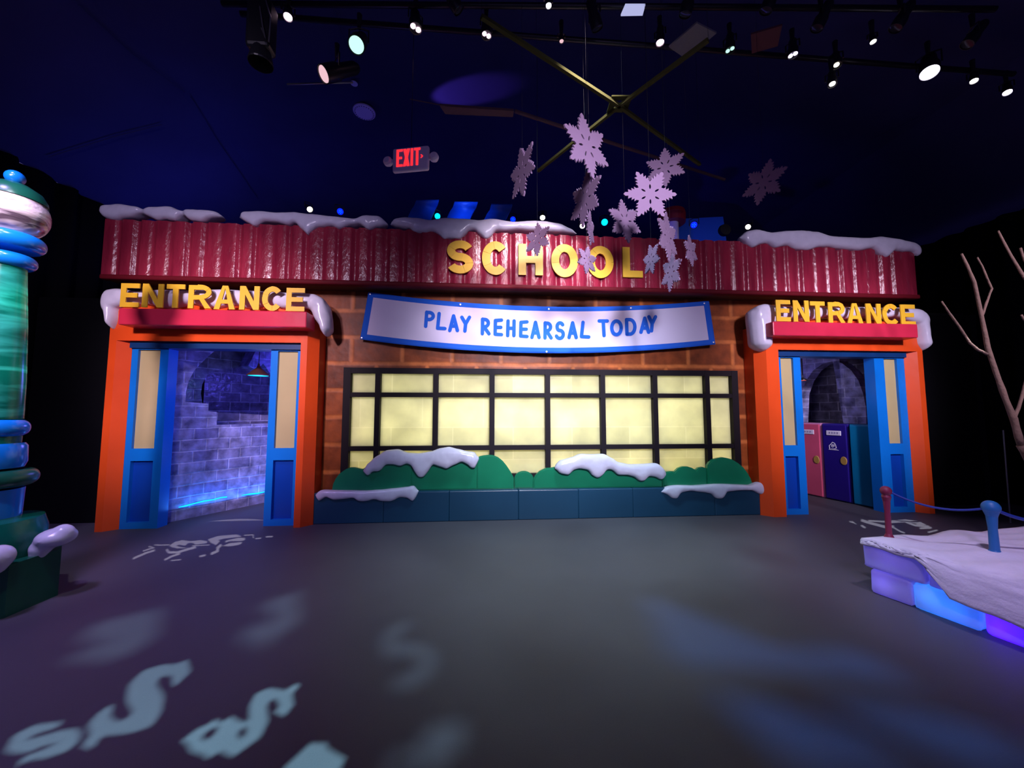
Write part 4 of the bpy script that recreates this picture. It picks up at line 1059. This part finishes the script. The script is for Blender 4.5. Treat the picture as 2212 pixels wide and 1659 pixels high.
# ================================================================== exit sign
es = thing('exit_sign', 'grey emergency exit sign with red letters and two round lamp heads', 'exit sign', P(886, 342, -1.15))
dep = (es.location-CAM).dot(FWD); k = dep/FOC
W_, H_ = 82*k, 54*k
es.rotation_euler = (0, R(0), R(-4.31-8))
o = link('sign_body', rbox(-W_/2, W_/2, 0, .05, -H_/2, H_/2, .022, 4), M['signbody'], es); shade_flatish(o)
bm = BM(); x = -W_*.38; lw = W_*.17; lh = H_*.72; zb_ = -lh/2+H_*.05
def xg(ch, w_, t_):
    if ch == 'X': return [[(0, 0), (t_*1.2, 0), (w_, 1), (w_-t_*1.2, 1)], [(w_, 0), (w_-t_*1.2, 0), (0, 1), (t_*1.2, 1)]]
    if ch == 'I': return [rect(w_/2-t_/2, 0, w_/2+t_/2, 1)]
    return block_glyph(ch, w_, t_)
for ch, wm in (('E', 1), ('X', 1.05), ('I', .5), ('T', 1)):
    w_ = lw*wm/lh
    for poly in xg(ch, w_, .13):
        prism(bm, [(x+a_*lh, zb_+b_*lh) for a_, b_ in poly], -.003, .002)
    x += lw*wm+W_*.018
for poly in ribbon([(x+.0, .03), (x+.018, .012), (x, -.006)], .008): prism(bm, poly, -.003, .002)
link('exit_letters', bm, M['exitred'], es)
for s in (-1, 1):
    b_ = lathe(BM(), [(0, -.02), (.030, -.02), (.048, .0), (.05, .03), (.03, .06), (0, .062)], 24)
    bmesh.ops.rotate(b_, verts=b_.verts, cent=(0, 0, 0), matrix=Matrix.Rotation(R(-90), 3, 'X')); bmesh.ops.translate(b_, verts=b_.verts, vec=(s*(W_/2+.055), 0, .0))
    bmesh.ops.scale(b_, verts=b_.verts, vec=(1, 1, 1))
    o = link('lamp_head', b_, M['signbody'], es); shade_flatish(o)
    link('lamp_arm', rbox(min(s*W_/2, s*(W_/2+.03)), max(s*W_/2, s*(W_/2+.03)), .01, .04, -.02, .02, .006), M['signbody'], es)
link('hanger_rod', tube(BM(), [(0, .025, H_/2-.005), (0, .025, 6.0-es.location.z)], .003, 6), M['black'], es)

# ================================================================== stage lights
def orient(o, d): o.rotation_mode = 'QUATERNION'; o.rotation_quaternion = Vector(d).to_track_quat('Z', 'Y')
def stage_light(label, px, py, zz, aim, r=.07, length=.22, lens='e_white', group='lit stage lights under the ceiling', Y=None, doors=False, lensr=.85, twin=False, rod=True):
    c = P(px, py, Y) if Y is not None else G(px, py, zz)
    t = thing('stage_light', label, 'stage light', c, group)
    d = (Vector(aim)-c).normalized()
    hs = bpy.data.objects.new('x', None)
    def add(name, bm, m, sm=True):
        bmesh.ops.transform(bm, verts=bm.verts, matrix=d.to_track_quat('Z', 'Y').to_matrix().to_4x4())
        o = link(name, bm, m, t)
        if sm: shade_flatish(o, 40)
        return o
    bpy.data.objects.remove(hs)
    add('housing', lathe(BM(), [(r*.5, -length), (r*.75, -length*.9), (r*.8, -length*.45), (r, -length*.35), (r, .012), (r*.93, .012), (r*.93, -.004), (0, -.004)], 24, cap=False), M['black'])
    if twin:
        for s in (-1, 1):
            b_ = lathe(BM(), [(0, 0), (r*.40, 0), (r*.40, .006), (0, .008)], 16); bmesh.ops.translate(b_, verts=b_.verts, vec=(s*r*.45, 0, 0)); add('lens', b_, M[lens])
    else: add('lens', lathe(BM(), [(0, 0), (r*lensr, 0), (r*lensr, .004), (0, .012)], 24), M[lens])
    # yoke: a U strap to the hanging clamp
    up = Vector((0, 0, 1)); side = d.cross(up); side = side.normalized() if side.length > .05 else Vector((1, 0, 0))
    mid = -d*length*.35
    pts = [mid+side*(r+.012), mid+side*(r+.012)+up*(r*1.6), mid+up*(r*1.9), mid-side*(r+.012)+up*(r*1.6), mid-side*(r+.012)]
    link('yoke', tube(BM(), pts, .008, 6), M['black'], t)
    if rod: link('clamp', tube(BM(), [mid+up*(r*1.85), mid+up*(r*1.9+.14)], [.018, .026], 8), M['black'], t)
    if doors:
        for a_ in (0, 90, 180, 270):
            b_ = box(BM(), -r*.8, r*.8, r, r+.004, 0, r*1.1); bmesh.ops.rotate(b_, verts=b_.verts, cent=(0, r, 0), matrix=Matrix.Rotation(R(-25), 3, 'X')); bmesh.ops.rotate(b_, verts=b_.verts, cent=(0, 0, 0), matrix=Matrix.Rotation(R(a_), 3, 'Z')); add('barn_door', b_, M['black'], False)
    return t
ZS = 5.45
stage_light('long black spotlight with a pink lens tilted down to the left', 700, 160, 4.9, (-4.2, -3.2, 2.2), .085, .42, 'e_soft', doors=False)
stage_light('black spotlight with a mint green lens above the pink lensed one', 770, 97, 5.0, (-1.2, -4.2, 1.2), .08, .30, 'e_green')
stage_light('twin lens stage light glowing pink at the top, left of centre', 898, 60, ZS, (-.3, -1.9, 0), .065, .2, 'e_pink', twin=True)
stage_light('twin lens stage light glowing pink near the top centre', 1051, 75, ZS, (.3, -1.9, 0), .055, .2, 'e_pink', twin=True)
stage_light('pink-white stage light near the top, right of the bright panel', 1426, 91, ZS, (1.5, -1.8, 0), .045, .2, 'e_pink')
stage_light('mint-white stage light below the grey panel at the top', 1577, 107, ZS, (2.2, -1.8, 0), .05, .2, 'e_green', twin=True)
stage_light('twin lens pale violet stage light at the top right', 1713, 118, ZS, (2.9, -1.8, 0), .05, .2, 'e_violet', twin=True)
stage_light('small white stage light at the upper right, first of a close pair', 1807, 140, ZS, (3.2, -2.2, 0), .05, .18, 'e_warm', lensr=.5)
stage_light('small white stage light at the upper right, lower of a close pair', 1798, 181, ZS-.3, (3.0, -2.2, 0), .045, .18, 'e_white', lensr=.6)
stage_light('brightest violet-white stage light at the upper right', 2008, 156, ZS, (3.3, -2.6, 0), .09, .28, 'e_violet', lensr=.9)
stage_light('small white stage light right of the brightest one', 2104, 174, ZS, (4.2, -2.2, 0), .04, .16, 'e_white')
stage_light('bluish stage light furthest to the right', 2176, 199, ZS, (4.6, -2.2, 0), .045, .18, 'e_violet')
stage_light('small pink stage light at the top left beside the dark fixture', 622, 36, ZS, (-1.2, -2.8, 0), .045, .16, 'e_pink')
stage_light('tiny white stage light at the very top of the picture', 1185, 11, ZS, (.8, -2.6, 0), .03, .12, 'e_white')
stage_light('small pale stage light right of the tiny one at the top', 1213, 88, ZS, (.8, -2.2, 0), .025, .12, 'e_soft')
stage_light('tiny white stage light between the upper right lights', 1886, 89, ZS, (3.6, -2.6, 0), .03, .12, 'e_white')
for k, (x, y, lb) in enumerate([(1480,30,'unlit black stage light at the top right of the bright panel'),(1655,22,'unlit black stage light above the faint red panel'),(1765,60,'unlit black stage light left of the tiny upper right light'),(1935,60,'unlit black stage light above the brightest one'),(2090,95,'unlit black stage light at the upper right above the small white one'),(1290,60,'unlit black stage light near the top beside the olive bar'),(990,20,'unlit black stage light at the top between the two twin lens lights')]):
    stage_light(lb, x, y, ZS, (1.2+k*.3, -.5, 1.5), .06, .26, 'e_none', 'unlit stage lights under the ceiling')
# dark hanging fixture with bright metal edges (top left)
q = G(565, 100, 4.9)
df = thing('dark_fixture', 'unlit dark stage fixture with shiny metal edges at the top left', 'stage light', q)
link('body', rbox(-.11, .10, -.08, .08, -.06, .42, .03), M['black'], df)
link('snout', lathe(BM(), [(.10, -.18), (.105, -.17), (.08, -.05), (.07, .02), (0, .02)], 20, cap=False), M['black'], df)
link('bracket', tube(BM(), [(.115, -.09, -.04), (.12, -.09, .2), (.06, -.09, .40), (-.1, -.09, .41)], .007, 6), M['steel'], df)
link('cable', tube(BM(), [(.02, -.09, .3), (.06, -.10, .1), (.09, -.1, -.02), (.05, -.1, .08)], .006, 6), M['steel'], df)
# panels in the rig
def panel(label, pts, zz, m, th=.02):
    q = [G(x, y, zz) for x, y in pts]
    return tag(link('rig_panel', prism(BM(), [(p.x, p.y) for p in q], zz, zz+th, ax='xy'), m), label, 'panel', 'flat panels hanging among the stage lights')
panel('bright pale blue panel at the top right of centre', [(1351,12),(1394,12),(1388,34),(1341,35)], 5.4, M['e_panel'])
panel('dull grey square panel hanging near the top right', [(1445,102),(1505,50),(1548,72),(1482,128)], 5.4, mat('dim grey board', (.16, .16, .17), .8))
panel('faint dark red panel hanging at the upper right', [(1622,75),(1690,55),(1680,100),(1624,116)], 5.4, mat('dim red board', (.10, .025, .035), .8))
# lighting pipes
for lb, (xa, ya), (xb, yb), zz in (('long black lighting pipe running across the very top', (480, 8), (2150, 20), 5.66), ('long black lighting pipe carrying the row of lit stage lights', (520, 30), (2190, 160), 5.62)):
    q0, q1 = G(xa, ya, zz), G(xb, yb, zz)
    tag(link('lighting_pipe', tube(BM(), [q0, q1], .028, 10), M['black'], smooth=True), lb, 'pipe', 'lighting pipes')
# ceiling speaker and small disc
q = on_ceiling(1000, 200)
spot('ceiling_uplight_purple', q+Vector((-1.7, .5, -.75)), q, 220, (.34, .16, 1.0), 17, .5, .03)
q = on_ceiling(787, 238)
sp_ = thing('ceiling_speaker', 'round perforated ceiling speaker lit purple above the exit sign', 'speaker', q-Vector((0, 0, .05)))
o = link('grille', lathe(BM(), [(0, 0), (.15, 0), (.17, .012), (.17, .03), (0, .03)], 36), mat('pale grille', (.5, .45, .7), .6), sp_)
bm = BM()
for k in range(24):
    a_ = 2*math.pi*k/24; box(bm, .14*math.cos(a_)-.006, .14*math.cos(a_)+.006, .14*math.sin(a_)-.006, .14*math.sin(a_)+.006, -.003, .001)
link('slots', bm, M['dark'], sp_)
spot('speaker_uplight', sp_.location+Vector((.5, -.2, -1.6)), sp_.location, 4.5, (.35, .2, 1), 14, .2, .02)
q = on_ceiling(765, 177)
tag(link('ceiling_disc', lathe(BM(), [(0, 0), (.05, 0), (.05, .01), (0, .01)], 20), mat('pale disc', (.6, .55, .8), .6)), 'small pale disc on the ceiling above the round speaker', 'disc').location = q-Vector((0, 0, .03))
q0, q1 = G(620, 182, 5.3), G(762, 178, 5.3)
tag(link('ceiling_rod', tube(BM(), [q0, q1], .010, 8), M['steel'], smooth=True), 'short thin rod below the pink lensed spotlight', 'rod')

# lights and props standing behind the roof
YBk = 1.25
G3 = 'blue lights behind the roof edge'
for lb, x, y, m_, r_ in (('deep blue round light behind the roof, nearest the left', 735, 457, 'e_blue', .06), ('cyan round light behind the roof beside the blue scroll boards', 945, 467, 'e_cyan', .055),
                     ('deep blue round light behind the roof, right of the scroll boards', 1108, 474, 'e_blue', .055), ('cyan round light behind the roof above the last letters of SCHOOL', 1306, 480, 'e_cyan', .065), ('deep blue round light in front of the blue backdrop behind the roof', 1499, 486, 'e_blue', .065)):
    t = stage_light(lb, x, y, 0, (0.6, -3.5, 1.9), r_, .2, m_, G3, Y=YBk, rod=False)
    if m_ == 'e_blue':
        c = t.location; d = (Vector((0.6, -3.5, 1.9))-c).normalized(); bm = BM(); rot = d.to_track_quat('Z', 'Y').to_matrix().to_4x4()
        for rr, nn in ((0, 1), (.4, 5)):
            for k in range(nn):
                a_ = 2*math.pi*k/nn; s_ = bmesh.ops.create_icosphere(bm, subdivisions=1, radius=r_*.07); bmesh.ops.translate(bm, verts=s_['verts'], vec=(r_*rr*math.cos(a_), r_*rr*math.sin(a_), .012))
        bmesh.ops.transform(bm, verts=bm.verts, matrix=rot)
        link('led_dots', bm, M['e_cyan'], t)
for lb, x, y in (('warm white floodlight behind the roof at the left', 669, 452), ('warm white floodlight behind the roof above the letter H', 1172, 470), ('warm white floodlight behind the roof above the two letters O', 1258, 488), ('warm white floodlight behind the roof at the right end', 1616, 490)):
    stage_light(lb, x, y, 0, (.6, -1.5, 1.2), .05, .15, 'e_warm', 'white floodlights behind the roof edge', Y=YBk-.05, rod=False)
# support bar for those lights
q0, q1 = P(600, 500, YBk+.1), P(1660, 520, YBk+.1)
tag(link('light_bar', tube(BM(), [(q0.x, YBk+.1, 3.95), (q1.x, YBk+.1, 3.95)], .025, 8), M['black'], smooth=True), 'black bar holding the lights behind the roof edge', 'bar')
bb = BM()
bm_ = bmesh.new(); bm_.from_mesh(bpy.data.objects['light_bar'].data)
for k in range(6):
    xx = q0.x+.05+(q1.x-q0.x-.1)*k/5; tube(bm_, [(xx, YBk+.1, 3.16), (xx, YBk+.1, 3.95)], .018, 8)
bm_.to_mesh(bpy.data.objects['light_bar'].data); bm_.free(); bb.free()
area('roof_blue_glow', (2.7, 1.9, 4.0), (2.9, 2.6, 4.2), 3, (.05, .03, 1), .3)
# scroll boards
for lb, x, ytop, w_ in (('left and largest curved blue board behind the roof', 917, 431, 49), ('middle curved blue board behind the roof', 1000, 435, 50), ('right and smallest curved blue board behind the roof', 1077, 440, 45)):
    Yb = 1.0
    bm = BM(); n = 12; L_, R2 = [], []
    for i in range(n+1):
        v = i/n*2.7; py = ytop+v*60; sx = 7*math.cos(min(v, 1)*math.pi*1.1)-v*6
        L_.append(P(x-w_/2+sx, py, Yb+.1*math.sin(v*math.pi*1.5))); R2.append(P(x+w_/2+sx, py, Yb+.1*math.sin(v*math.pi*1.5)))
    va = [bm.verts.new(p) for p in L_]; vb = [bm.verts.new(p) for p in R2]
    for i in range(n): bm.faces.new((va[i], vb[i], vb[i+1], va[i+1]))
    o = link('curved_board', recalc(bm), M['panelblue'], smooth=True); s = o.modifiers.new('thick', 'SOLIDIFY'); s.thickness = .05
    tag(o, lb, 'board', 'curved blue boards behind the roof')
spot('scroll_light', (-.2, .1, 4.9), P(1000, 455, 1.0), 40, (.1, .3, 1), 70, 1, .1)
# backdrop panel with red drum
Yb = 2.2
q = [P(*p, Yb) for p in ((1462, 473), (1562, 468), (1572, 540), (1456, 540))]
tag(link('backdrop_board', prism(BM(), [(p.x, p.z) for p in q], Yb, Yb+.06), M['panelblue']), 'blue lit backdrop board behind the roof at the right', 'board')
q = P(1452, 495, 1.7)
dz = q.z-.3-3.17
hd_ = thing('drum_prop', 'red drum top on a pale stem peeping over the roof', 'prop', q-Vector((0, 0, .3)))
k = ((q-CAM).dot(FWD))/FOC
link('drum_top', lathe(BM(), [(0, .3+12*k), (27*k, .3+12*k), (28*k, .3+30*k), (26*k, .3+38*k), (0, .3+38*k)], 28), M['hatred'], hd_)
link('stem', lathe(BM(), [(12*k, -dz), (13*k, .3+12*k), (0, .3+12*k)], 20), M['white'], hd_)
tag(link('dark_disc_fixture', lathe(BM(), [(0, -.03), (.10, -.03), (.11, 0), (.10, .05), (0, .06)], 28), M['dark']), 'round black fixture before the blue backdrop board', 'fixture')
o = bpy.data.objects['dark_disc_fixture']; o.location = P(1564, 498, 1.4); o.rotation_euler = (R(90), 0, 0)
spot('backdrop_light', (2.9, .9, 3.75), P(1520, 500, Yb), 30, (.05, .02, 1), 90, 1, .05)

# ================================================================== gobo projectors: light through cut metal plates
def inside(poly, x, y):
    c = False; n = len(poly); j = n-1
    for i in range(n):
        xi, yi = poly[i]; xj, yj = poly[j]
        if (yi > y) != (yj > y) and x < (xj-xi)*(y-yi)/(yj-yi)+xi: c = not c
        j = i
    return c
def seg_poly(pts, w0): return ribbon(pts, w0)
def projector(label, Lp, polys_px, energy, color, rad, N_=260, drop=.9, neg_px=()):
    """polys_px : shapes of light on the floor in photograph pixels"""
    Lp = Vector(Lp); zp = Lp.z-drop; pp = []
    fx = []
    for poly in polys_px:
        q = []
        for x, y in poly:
            g_ = G(x, y); t_ = (Lp.z-zp)/Lp.z; h = Lp+(g_-Lp)*t_; q.append((h.x, h.y)); fx.append(g_)
        pp.append(q)
    ng = []
    for poly in neg_px:
        ng.append([(h.x, h.y) for h in (Lp+(G(x, y)-Lp)*((Lp.z-zp)/Lp.z) for x, y in poly)])
    xs = [x for q in pp for x, _ in q]; ys = [y for q in pp for _, y in q]
    mg = .02; x0, x1, y0, y1 = min(xs)-mg, max(xs)+mg, min(ys)-mg, max(ys)+mg
    cx, cy = (x0+x1)/2, (y0+y1)/2; aimv = Vector((cx, cy, zp))
    rmax = max(math.hypot(x-cx, y-cy) for q in pp for x, y in q)
    ax = (aimv-Lp).normalized()
    ang = max((Vector((x, y, zp))-Lp).angle(ax) for q in pp for x, y in q)+.02
    hw = rmax*1.25+.03
    bm = BM(); cell = max(x1-x0, y1-y0)/N_
    ny = int((y1-y0)/cell)+1; nx = int((x1-x0)/cell)+1
    def quad(a_, b_, c_, d_):
        bm.faces.new([bm.verts.new(v) for v in ((a_, c_, zp), (b_, c_, zp), (b_, d_, zp), (a_, d_, zp))])
    bbs = [(min(x for x, _ in q), max(x for x, _ in q), min(y for _, y in q), max(y for _, y in q)) for q in pp]
    for j in range(ny):
        y = y0+(j+.5)*cell; start = x0
        act = [q for q, b_ in zip(pp, bbs) if b_[2] <= y <= b_[3]]
        opening = False
        for i in range(nx):
            x = x0+(i+.5)*cell; ins = any(inside(q, x, y) for q in act) and not any(inside(q, x, y) for q in ng)
            if ins and not opening:
                if x0+i*cell > start: quad(start, x0+i*cell, y0+j*cell, y0+(j+1)*cell)
                opening = True
            elif not ins and opening:
                start = x0+i*cell; opening = False
        if not opening: quad(start, x0+nx*cell, y0+j*cell, y0+(j+1)*cell)
    X0, X1, Y0_, Y1_ = x0, x0+nx*cell, y0, y0+ny*cell
    quad(cx-hw, X0, cy-hw, cy+hw); quad(X1, cx+hw, cy-hw, cy+hw); quad(X0, X1, cy-hw, Y0_); quad(X0, X1, Y1_, cy+hw)
    t = thing('gobo_projector', label, 'projector', (Lp.x, Lp.y, zp), 'pattern projectors hanging above')
    par(link('gobo_plate', bm, M['dark']), t)
    link('housing', lathe(BM(), [(.14, drop+.05), (.14, drop+.25), (.05, drop+.3), (0, drop+.3)], 24, cap=False), M['black'], t)
    link('bracket', tube(BM(), [(.13, 0, drop+.2), (hw-.01, 0, .0)], .008, 6), M['black'], t)
    link('bracket', tube(BM(), [(-.13, 0, drop+.2), (-hw+.01, 0, .0)], .008, 6), M['black'], t)
    d = lamp('SPOT', 'projector_lamp', Lp, energy, color, aimv, spot_size=min(2*ang, R(150)), spot_blend=0.02, shadow_soft_size=rad)
    return t
def zz(pts, ox, oy, s): return [(ox+x/s, oy+y/s) for x, y in pts]
D = lambda p: zz(p, 0, 1240, 2.011)
LPA = (-3.0, -3.8, 5.6)
d1 = D([(815,372),(828,425),(795,455),(760,488),(748,480),(747,445),(715,440),(690,455),(680,480),(712,530),(700,600),(660,660),(570,690),(440,705),(400,760),(355,750),(390,700),(385,650),(430,600),(480,568),(490,580),(480,620),(510,640),(550,630),(575,600),(548,545),(560,480),(620,420),(700,395),(770,390)])
d3 = D([(25,765),(60,700),(150,655),(265,640),(255,665),(170,690),(125,708),(135,717),(260,680),(330,670),(352,690),(340,730),(290,770),(200,800),(130,808),(80,835),(100,795),(180,765),(245,740),(200,742),(120,775),(60,780)])
d2 = D([(1285,475),(1303,485),(1270,520),(1275,570),(1235,620),(1190,600),(1215,575),(1200,545),(1180,543),(1158,570),(1165,640),(1130,710),(1060,760),(1010,795),(960,770),(905,800),(880,785),(830,770),(815,740),(790,722),(860,670),(900,655),(935,630),(960,645),(1005,618),(1040,640),(1082,640),(1085,570),(1110,520),(1170,495),(1240,505)])
d4 = D([(1225,850),(1290,790),(1350,735),(1415,735),(1425,760),(1500,800),(1470,860),(1400,900),(1250,900)])
projector('pattern projector for the sharp dollar signs above the left floor', LPA, [d1, d3], 2900, (.44, .84, 1), .004)
projector('pattern projector for the double dollar sign on the floor', (-1.9, -4.7, 5.6), [d2, d4], 4000, (.42, .86, 1), .004, neg_px=[D([(875,708),(890,690),(925,668),(948,664),(938,690),(912,716),(890,722)]), D([(1032,700),(1040,678),(1068,662),(1072,690),(1058,712),(1040,712)])])
b1_ = D([(300,375),(330,340),(400,320),(450,320),(455,300),(380,290),(360,270),(420,210),(500,195),(600,170),(700,150),(690,215),(670,280),(590,330),(480,385),(420,375)])
b2_p = D([(1045,290),(1095,210),(1150,225),(1195,205),(1180,170),(1140,150),(1170,110),(1260,90),(1310,70),(1290,130),(1310,180),(1280,230),(1190,270),(1165,318),(1110,315),(1115,290)])
b3_ = D([(1655,300),(1670,250),(1740,210),(1790,200),(1760,240),(1720,280),(1740,300),(1830,300),(1900,350),(1880,430),(1820,480),(1725,508),(1705,460),(1790,430),(1830,390),(1800,350),(1700,360),(1665,340)])
b4_ = [D([(1700,780),(1780,765),(1780,843),(1700,843)]), D([(1830,700),(1900,650),(2010,640),(2020,700),(1990,780),(1920,790),(1910,860),(1815,860)])]
projector('pattern projector for the blurred dollar signs on the left floor', (-2.2, -3.6, 5.6), [b1_, b2_p], 900, (.48, .80, 1), .018)
projector('pattern projector for the faint dollar signs on the middle floor', (-.2, -3.6, 5.6), [b3_]+b4_, 750, (.48, .80, 1), .016)
Wv = lambda p: zz(p, 1100, 1240, 1.989)
waves = [Wv([(560,95),(700,130),(900,210),(1050,270),(1180,320),(1350,310),(1550,330),(1640,400),(1700,490),(1560,455),(1300,430),(1100,410),(900,395),(720,385),(660,310),(610,180)]),
         Wv([(870,510),(1080,530),(1300,610),(1500,680),(1780,840),(1250,840),(1050,680)]), Wv([(1330,540),(1500,540),(1800,590),(2230,720),(2230,850),(1950,840),(1700,700),(1500,620)])]
projector('pattern projector for the soft blue waves on the right floor', (1.8, -3.8, 5.6), waves, 900, (.07, .30, 1), .03)
S = lambda p: zz(p, 260, 1130, 6.14)
sc = []
for pts, w_ in (([(170,470),(330,400),(455,360)], 26), ([(300,372),(380,345),(440,328),(375,308)], 18), ([(450,290),(550,292),(650,288)], 14), ([(612,345),(640,388),(760,388),(900,345),(1000,318)], 30),
                ([(585,490),(680,440),(790,405)], 24), ([(670,497),(800,485)], 13), ([(1340,285),(1290,330),(1290,370),(1200,410)], 32), ([(1050,442),(1130,425)], 24), ([(1790,207),(1865,200)], 16), ([(1930,182),(2020,178)], 18), ([(1640,162),(1760,155),(1762,197)], 13), ([(950,300),(1180,290)], 12)):
    for q in ribbon([Vector(p) for p in pts], w_): sc.append(S(q))
sc += [S([(650,300),(720,250),(820,225),(930,240),(1060,225),(1150,240),(1150,265),(1000,285),(960,262),(900,262),(860,300),(780,285),(740,300),(800,318),(900,330),(760,335),(680,320)]),
       S([(1160,215),(1300,170),(1550,150),(1610,180),(1380,205),(1300,225),(1320,240),(1270,290),(1200,260)]), S([(1400,230),(1560,195),(1650,195),(1655,225),(1600,238),(1450,240),(1390,260)]), S([(1350,305),(1450,265),(1620,250),(1590,285),(1450,308)])]
projector('pattern projector for the scribble on the floor before the left doorway', (-.7, -4.6, 5.6), sc, 6000, (.92, .88, 1), .002, N_=420)
T_ = lambda p: zz(p, 1640, 740, 3.95)
sc = []
for pts, w_ in (([(770,1525),(820,1545),(790,1525)], 12), ([(870,1515),(930,1535),(1080,1575),(1150,1570)], 22), ([(930,1520),(1100,1530)], 14), ([(870,1560),(905,1580)], 16), ([(1120,1530),(1250,1520),(1360,1535),(1400,1550),(1340,1545)], 24),
                ([(1370,1585),(1470,1580)], 16), ([(1150,1580),(1200,1610),(1240,1625)], 12), ([(1250,1530),(1330,1560),(1450,1570)], 16), ([(1440,1620),(1520,1600)], 12), ([(1400,1650),(1560,1655)], 10)):
    for q in ribbon([Vector(p) for p in pts], w_): sc.append(T_(q))
projector('pattern projector for the scribble on the floor before the right doorway', (3.0, -4.4, 5.6), sc, 6000, (.88, .92, 1), .002, N_=420)
